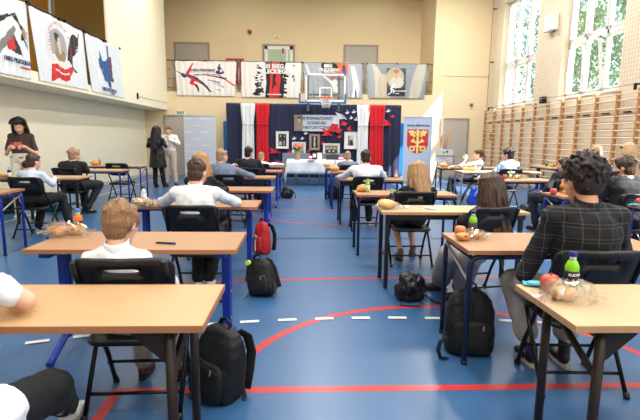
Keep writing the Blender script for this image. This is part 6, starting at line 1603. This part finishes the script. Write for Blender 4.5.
person('woman with long black hair in a knee-length black leather coat, seen from behind', (bx, Y), R(-8), (0, .03, Z(132.5)), 1.15, hyaw=-14, hpitch=-4, hip=(0, 0, .96), sw=0.172, tk=1.1, standing=True, coat=.55, wide=1.1, arms=[((-.25, -.02, 1.12), (-.1, .2, 1.14), (.5, 1, 0)), ((.25, .0, 1.12), (.1, .2, 1.2), (-.5, 1, 0))],
       legs=[((-.09, .03, .5), (-.09, 0, .08), (-.1, 1, 0)), ((.09, .03, .5), (.12, .08, .08), (.1, 1, 0))], hv=1.20, hair=('verylong', H_BLACK), top=C_LEATHER, bottom=C_TROUSB, shoes=(C_SHOEB, C_SOLEB), vox=.013)
Y = 13.5; p = W(169, 130, Y); bx = p.x; Z = lambda py: W(169, py, Y).z
person('person with short auburn hair in a white jacket and beige trousers, hand at the mouth', (bx, Y), R(184), (0, .05, Z(131)), .95, hyaw=-8, hpitch=-6, hip=(0, 0, .93), sw=0.163, tk=1.05, standing=True, wide=1.1, arms=[((-.27, .08, 1.18), (-.02, .22, 1.3), (.2, .3, 1)), ((.24, .1, 1.12), (-.02, .26, 1.16), (-1, .3, .1))],
       legs=[((-.1, .03, .5), (-.13, -.02, .08), (-.3, 1, 0)), ((.1, .03, .5), (.12, .02, .08), (.3, 1, 0))], hair=('short', hairmat('hair_auburn', srgb(120, 76, 56))), top=C_JACKETW, jacket=True, bottom=C_BEIGE, trouser_k=1.6, shoes=(C_SHOEB, C_SOLEB), vox=.013)
slump(475.5, 205.5, .4, .4, .26, clothmat('bag_blue', srgb(36, 70, 176)), 'bright blue bag on the floor beyond the brown-haired girl, under the long pale desk', 9, R(15), [[(.08, -.1, .34), (.14, -.12, .2), (.12, -.15, .02)]])
# ================================================================== outdoors
M_GRASS = mat('lawn', srgb(120, 150, 90), .9, var=.2, scale=2)
g = MB(M_GRASS).box2((7.05, -40, -.6), (60, 60, -.5)).build('ground_outside'); struct(g)
M_TRUNK = mat('tree_bark', srgb(110, 92, 72), .9, var=.3, scale=8, stretch=(6, 6, 1))
def leafmat(n, c):
    return mat(n, c, .7, var=.35, scale=1.5)
LM = [leafmat('leaf_a', srgb(110, 142, 104)), leafmat('leaf_b', srgb(124, 150, 112)), leafmat('leaf_c', srgb(100, 134, 104))]
def tree(x, y, h, cr, seed, label):
    t = thing('leafy_tree', label, 'tree', (x, y, -.5), group='trees outside the gym windows')
    rr = random.Random(seed)
    tk = MB(M_TRUNK); tk.tube([(0, 0, 0), (.1, .05, h * .3), (-.05, .1, h * .55), (0, 0, h * .85)], [.22, .17, .11, .04], 8)
    tips = []
    for k in range(26):
        a = rr.uniform(0, 6.28); z0 = h * rr.uniform(.22, .8); L = cr * rr.uniform(.5, 1) * (1 - abs(z0 / h - .5) * .9)
        p0 = V((0, 0, z0)); p1 = p0 + V((math.cos(a) * L * .55, math.sin(a) * L * .55, L * .3)); p2 = p0 + V((math.cos(a) * L, math.sin(a) * L, L * .75))
        tk.tube([p0, p1, p2], [.06, .035, .012], 5); tips += [p1, p2, (p1 + p2) / 2]
    tk.build('trunk', t)
    lf = MB(LM[seed % 3])
    for p in tips:
        for k in range(40):
            c = p + V((rr.gauss(0, .5), rr.gauss(0, .5), rr.gauss(0, .45))); s = rr.uniform(.08, .16)
            M = Euler((rr.uniform(0, 6), rr.uniform(0, 6), rr.uniform(0, 6))).to_matrix()
            q = [lf.bm.verts.new(c + M @ V(v)) for v in ((-s, 0, 0), (0, s * .5, 0), (s, 0, 0), (0, -s * .5, 0))]
            lf.face(q)
    o = lf.build('foliage', t); 
# placed where the windows look out
for i, (x, y, h, cr, lb) in enumerate((
    (15.5, 25.5, 10.5, 3.2, 'leafy tree seen through the left part of the window by the back corner'),
    (17.5, 33, 12, 3.6, 'tall leafy tree further off behind the window by the back corner'),
    (13.5, 17.5, 9.5, 3.0, 'leafy tree filling the middle of the larger window in view'),
    (16.5, 20.8, 12, 3.4, 'tall leafy tree rising behind the larger window in view'),
    (19, 26.5, 13, 3.6, 'tall leafy tree far outside between the two windows'),
    (15, 13.5, 10, 3.0, 'leafy tree outside to the right of the larger window in view'))):
    tree(x, y, h, cr, i + 1, lb)

# ================================================================== light
w = bpy.data.worlds.new('world'); SC.world = w; w.use_nodes = True
nt = w.node_tree; bg = nt.nodes['Background']
sky = nt.nodes.new('ShaderNodeTexSky'); sky.sky_type = 'NISHITA'; sky.sun_disc = False
sky.sun_elevation = R(52); sky.sun_rotation = R(120); sky.air_density = 1.0; sky.dust_density = 1.0; sky.ozone_density = 1.2
hs_ = nt.nodes.new('ShaderNodeHueSaturation'); hs_.inputs['Saturation'].default_value = .95; nt.links.new(sky.outputs[0], hs_.inputs['Color']); nt.links.new(hs_.outputs[0], bg.inputs[0]); bg.inputs[1].default_value = SKY_STRENGTH
sl = bpy.data.lights.new('sun', 'SUN'); sl.energy = SUN_ENERGY; sl.angle = R(.6); sl.color = (1, .95, .86)
so = bpy.data.objects.new('sun', sl); COL.objects.link(so)
SUND = V((-1, .61, -1.38)).normalized()
so.rotation_euler = SUND.to_track_quat('-Z', 'Y').to_euler(); so.location = (20, -5, 20)
for (a, b) in WIN:
    pl = bpy.data.lights.new('window_portal', 'AREA'); pl.shape = 'RECTANGLE'; pl.size = b - a; pl.size_y = ZH - ZS; pl.cycles.is_portal = True
    po = bpy.data.objects.new('window_portal', pl); COL.objects.link(po); po.location = (XR + .34, (a + b) / 2, (ZS + ZH) / 2); po.rotation_euler = (R(90), 0, R(90))
# luminaires out of view, added under the ceiling as fill light
M_TUBE = mat('unseen_lamp_diffuser', (.9, .9, .88), .5, emit=((1, .95, .86), 3.0))
k = 0
for y in (-3.5, 1.0, 5.5, 10.0, 14.2):
    for x in (-3.2, .6, 4.4):
        t = thing('unseen_luminaire', 'white unseen fill luminaire added under the ceiling, %s in order from the front wall' % ord_(k), 'ceiling lamp', (x, y, HC), group='added fill luminaires under the ceiling')
        MB(M_WHITE).box((0, 0, -.05), (.62, 1.24, .1), None, .01).build('housing', t)
        MB(M_TUBE).box((0, 0, -.105), (.56, 1.18, .012)).build('diffuser', t)
        al = bpy.data.lights.new('ceiling_fill_light', 'AREA'); al.shape = 'RECTANGLE'; al.size = .56; al.size_y = 1.18; al.energy = FILL_W * (1.5 if x > 4 else (.7 if x < 0 else 1.05)); al.color = (1, .965, .91)
        ao = bpy.data.objects.new('ceiling_fill_light', al); COL.objects.link(ao); ao.location = (x, y, HC - .13)
        k += 1
for x in (-2.5, 2.5):
    t = thing('unseen_luminaire', 'gallery ceiling luminaire above the back gallery on the %s' % ('door side left' if x < 0 else 'right end'), 'ceiling lamp', (x, 18, HC), group='gallery ceiling luminaires')
    MB(M_WHITE).box((0, 0, -.04), (1.2, .3, .08), None, .01).build('housing', t); MB(M_TUBE).box((0, 0, -.085), (1.14, .25, .01)).build('diffuser', t)
SC.view_settings.view_transform = 'Standard'; SC.view_settings.look = 'None'; SC.view_settings.exposure = EXPO; SC.view_settings.gamma = 1
SC.view_settings.use_curve_mapping = False
SC.cycles.max_bounces = 8; SC.cycles.diffuse_bounces = 4; SC.cycles.transparent_max_bounces = 16; SC.cycles.use_denoising = True
SC.cycles.sample_clamp_indirect = 6; SC.cycles.caustics_reflective = False; SC.cycles.caustics_refractive = False
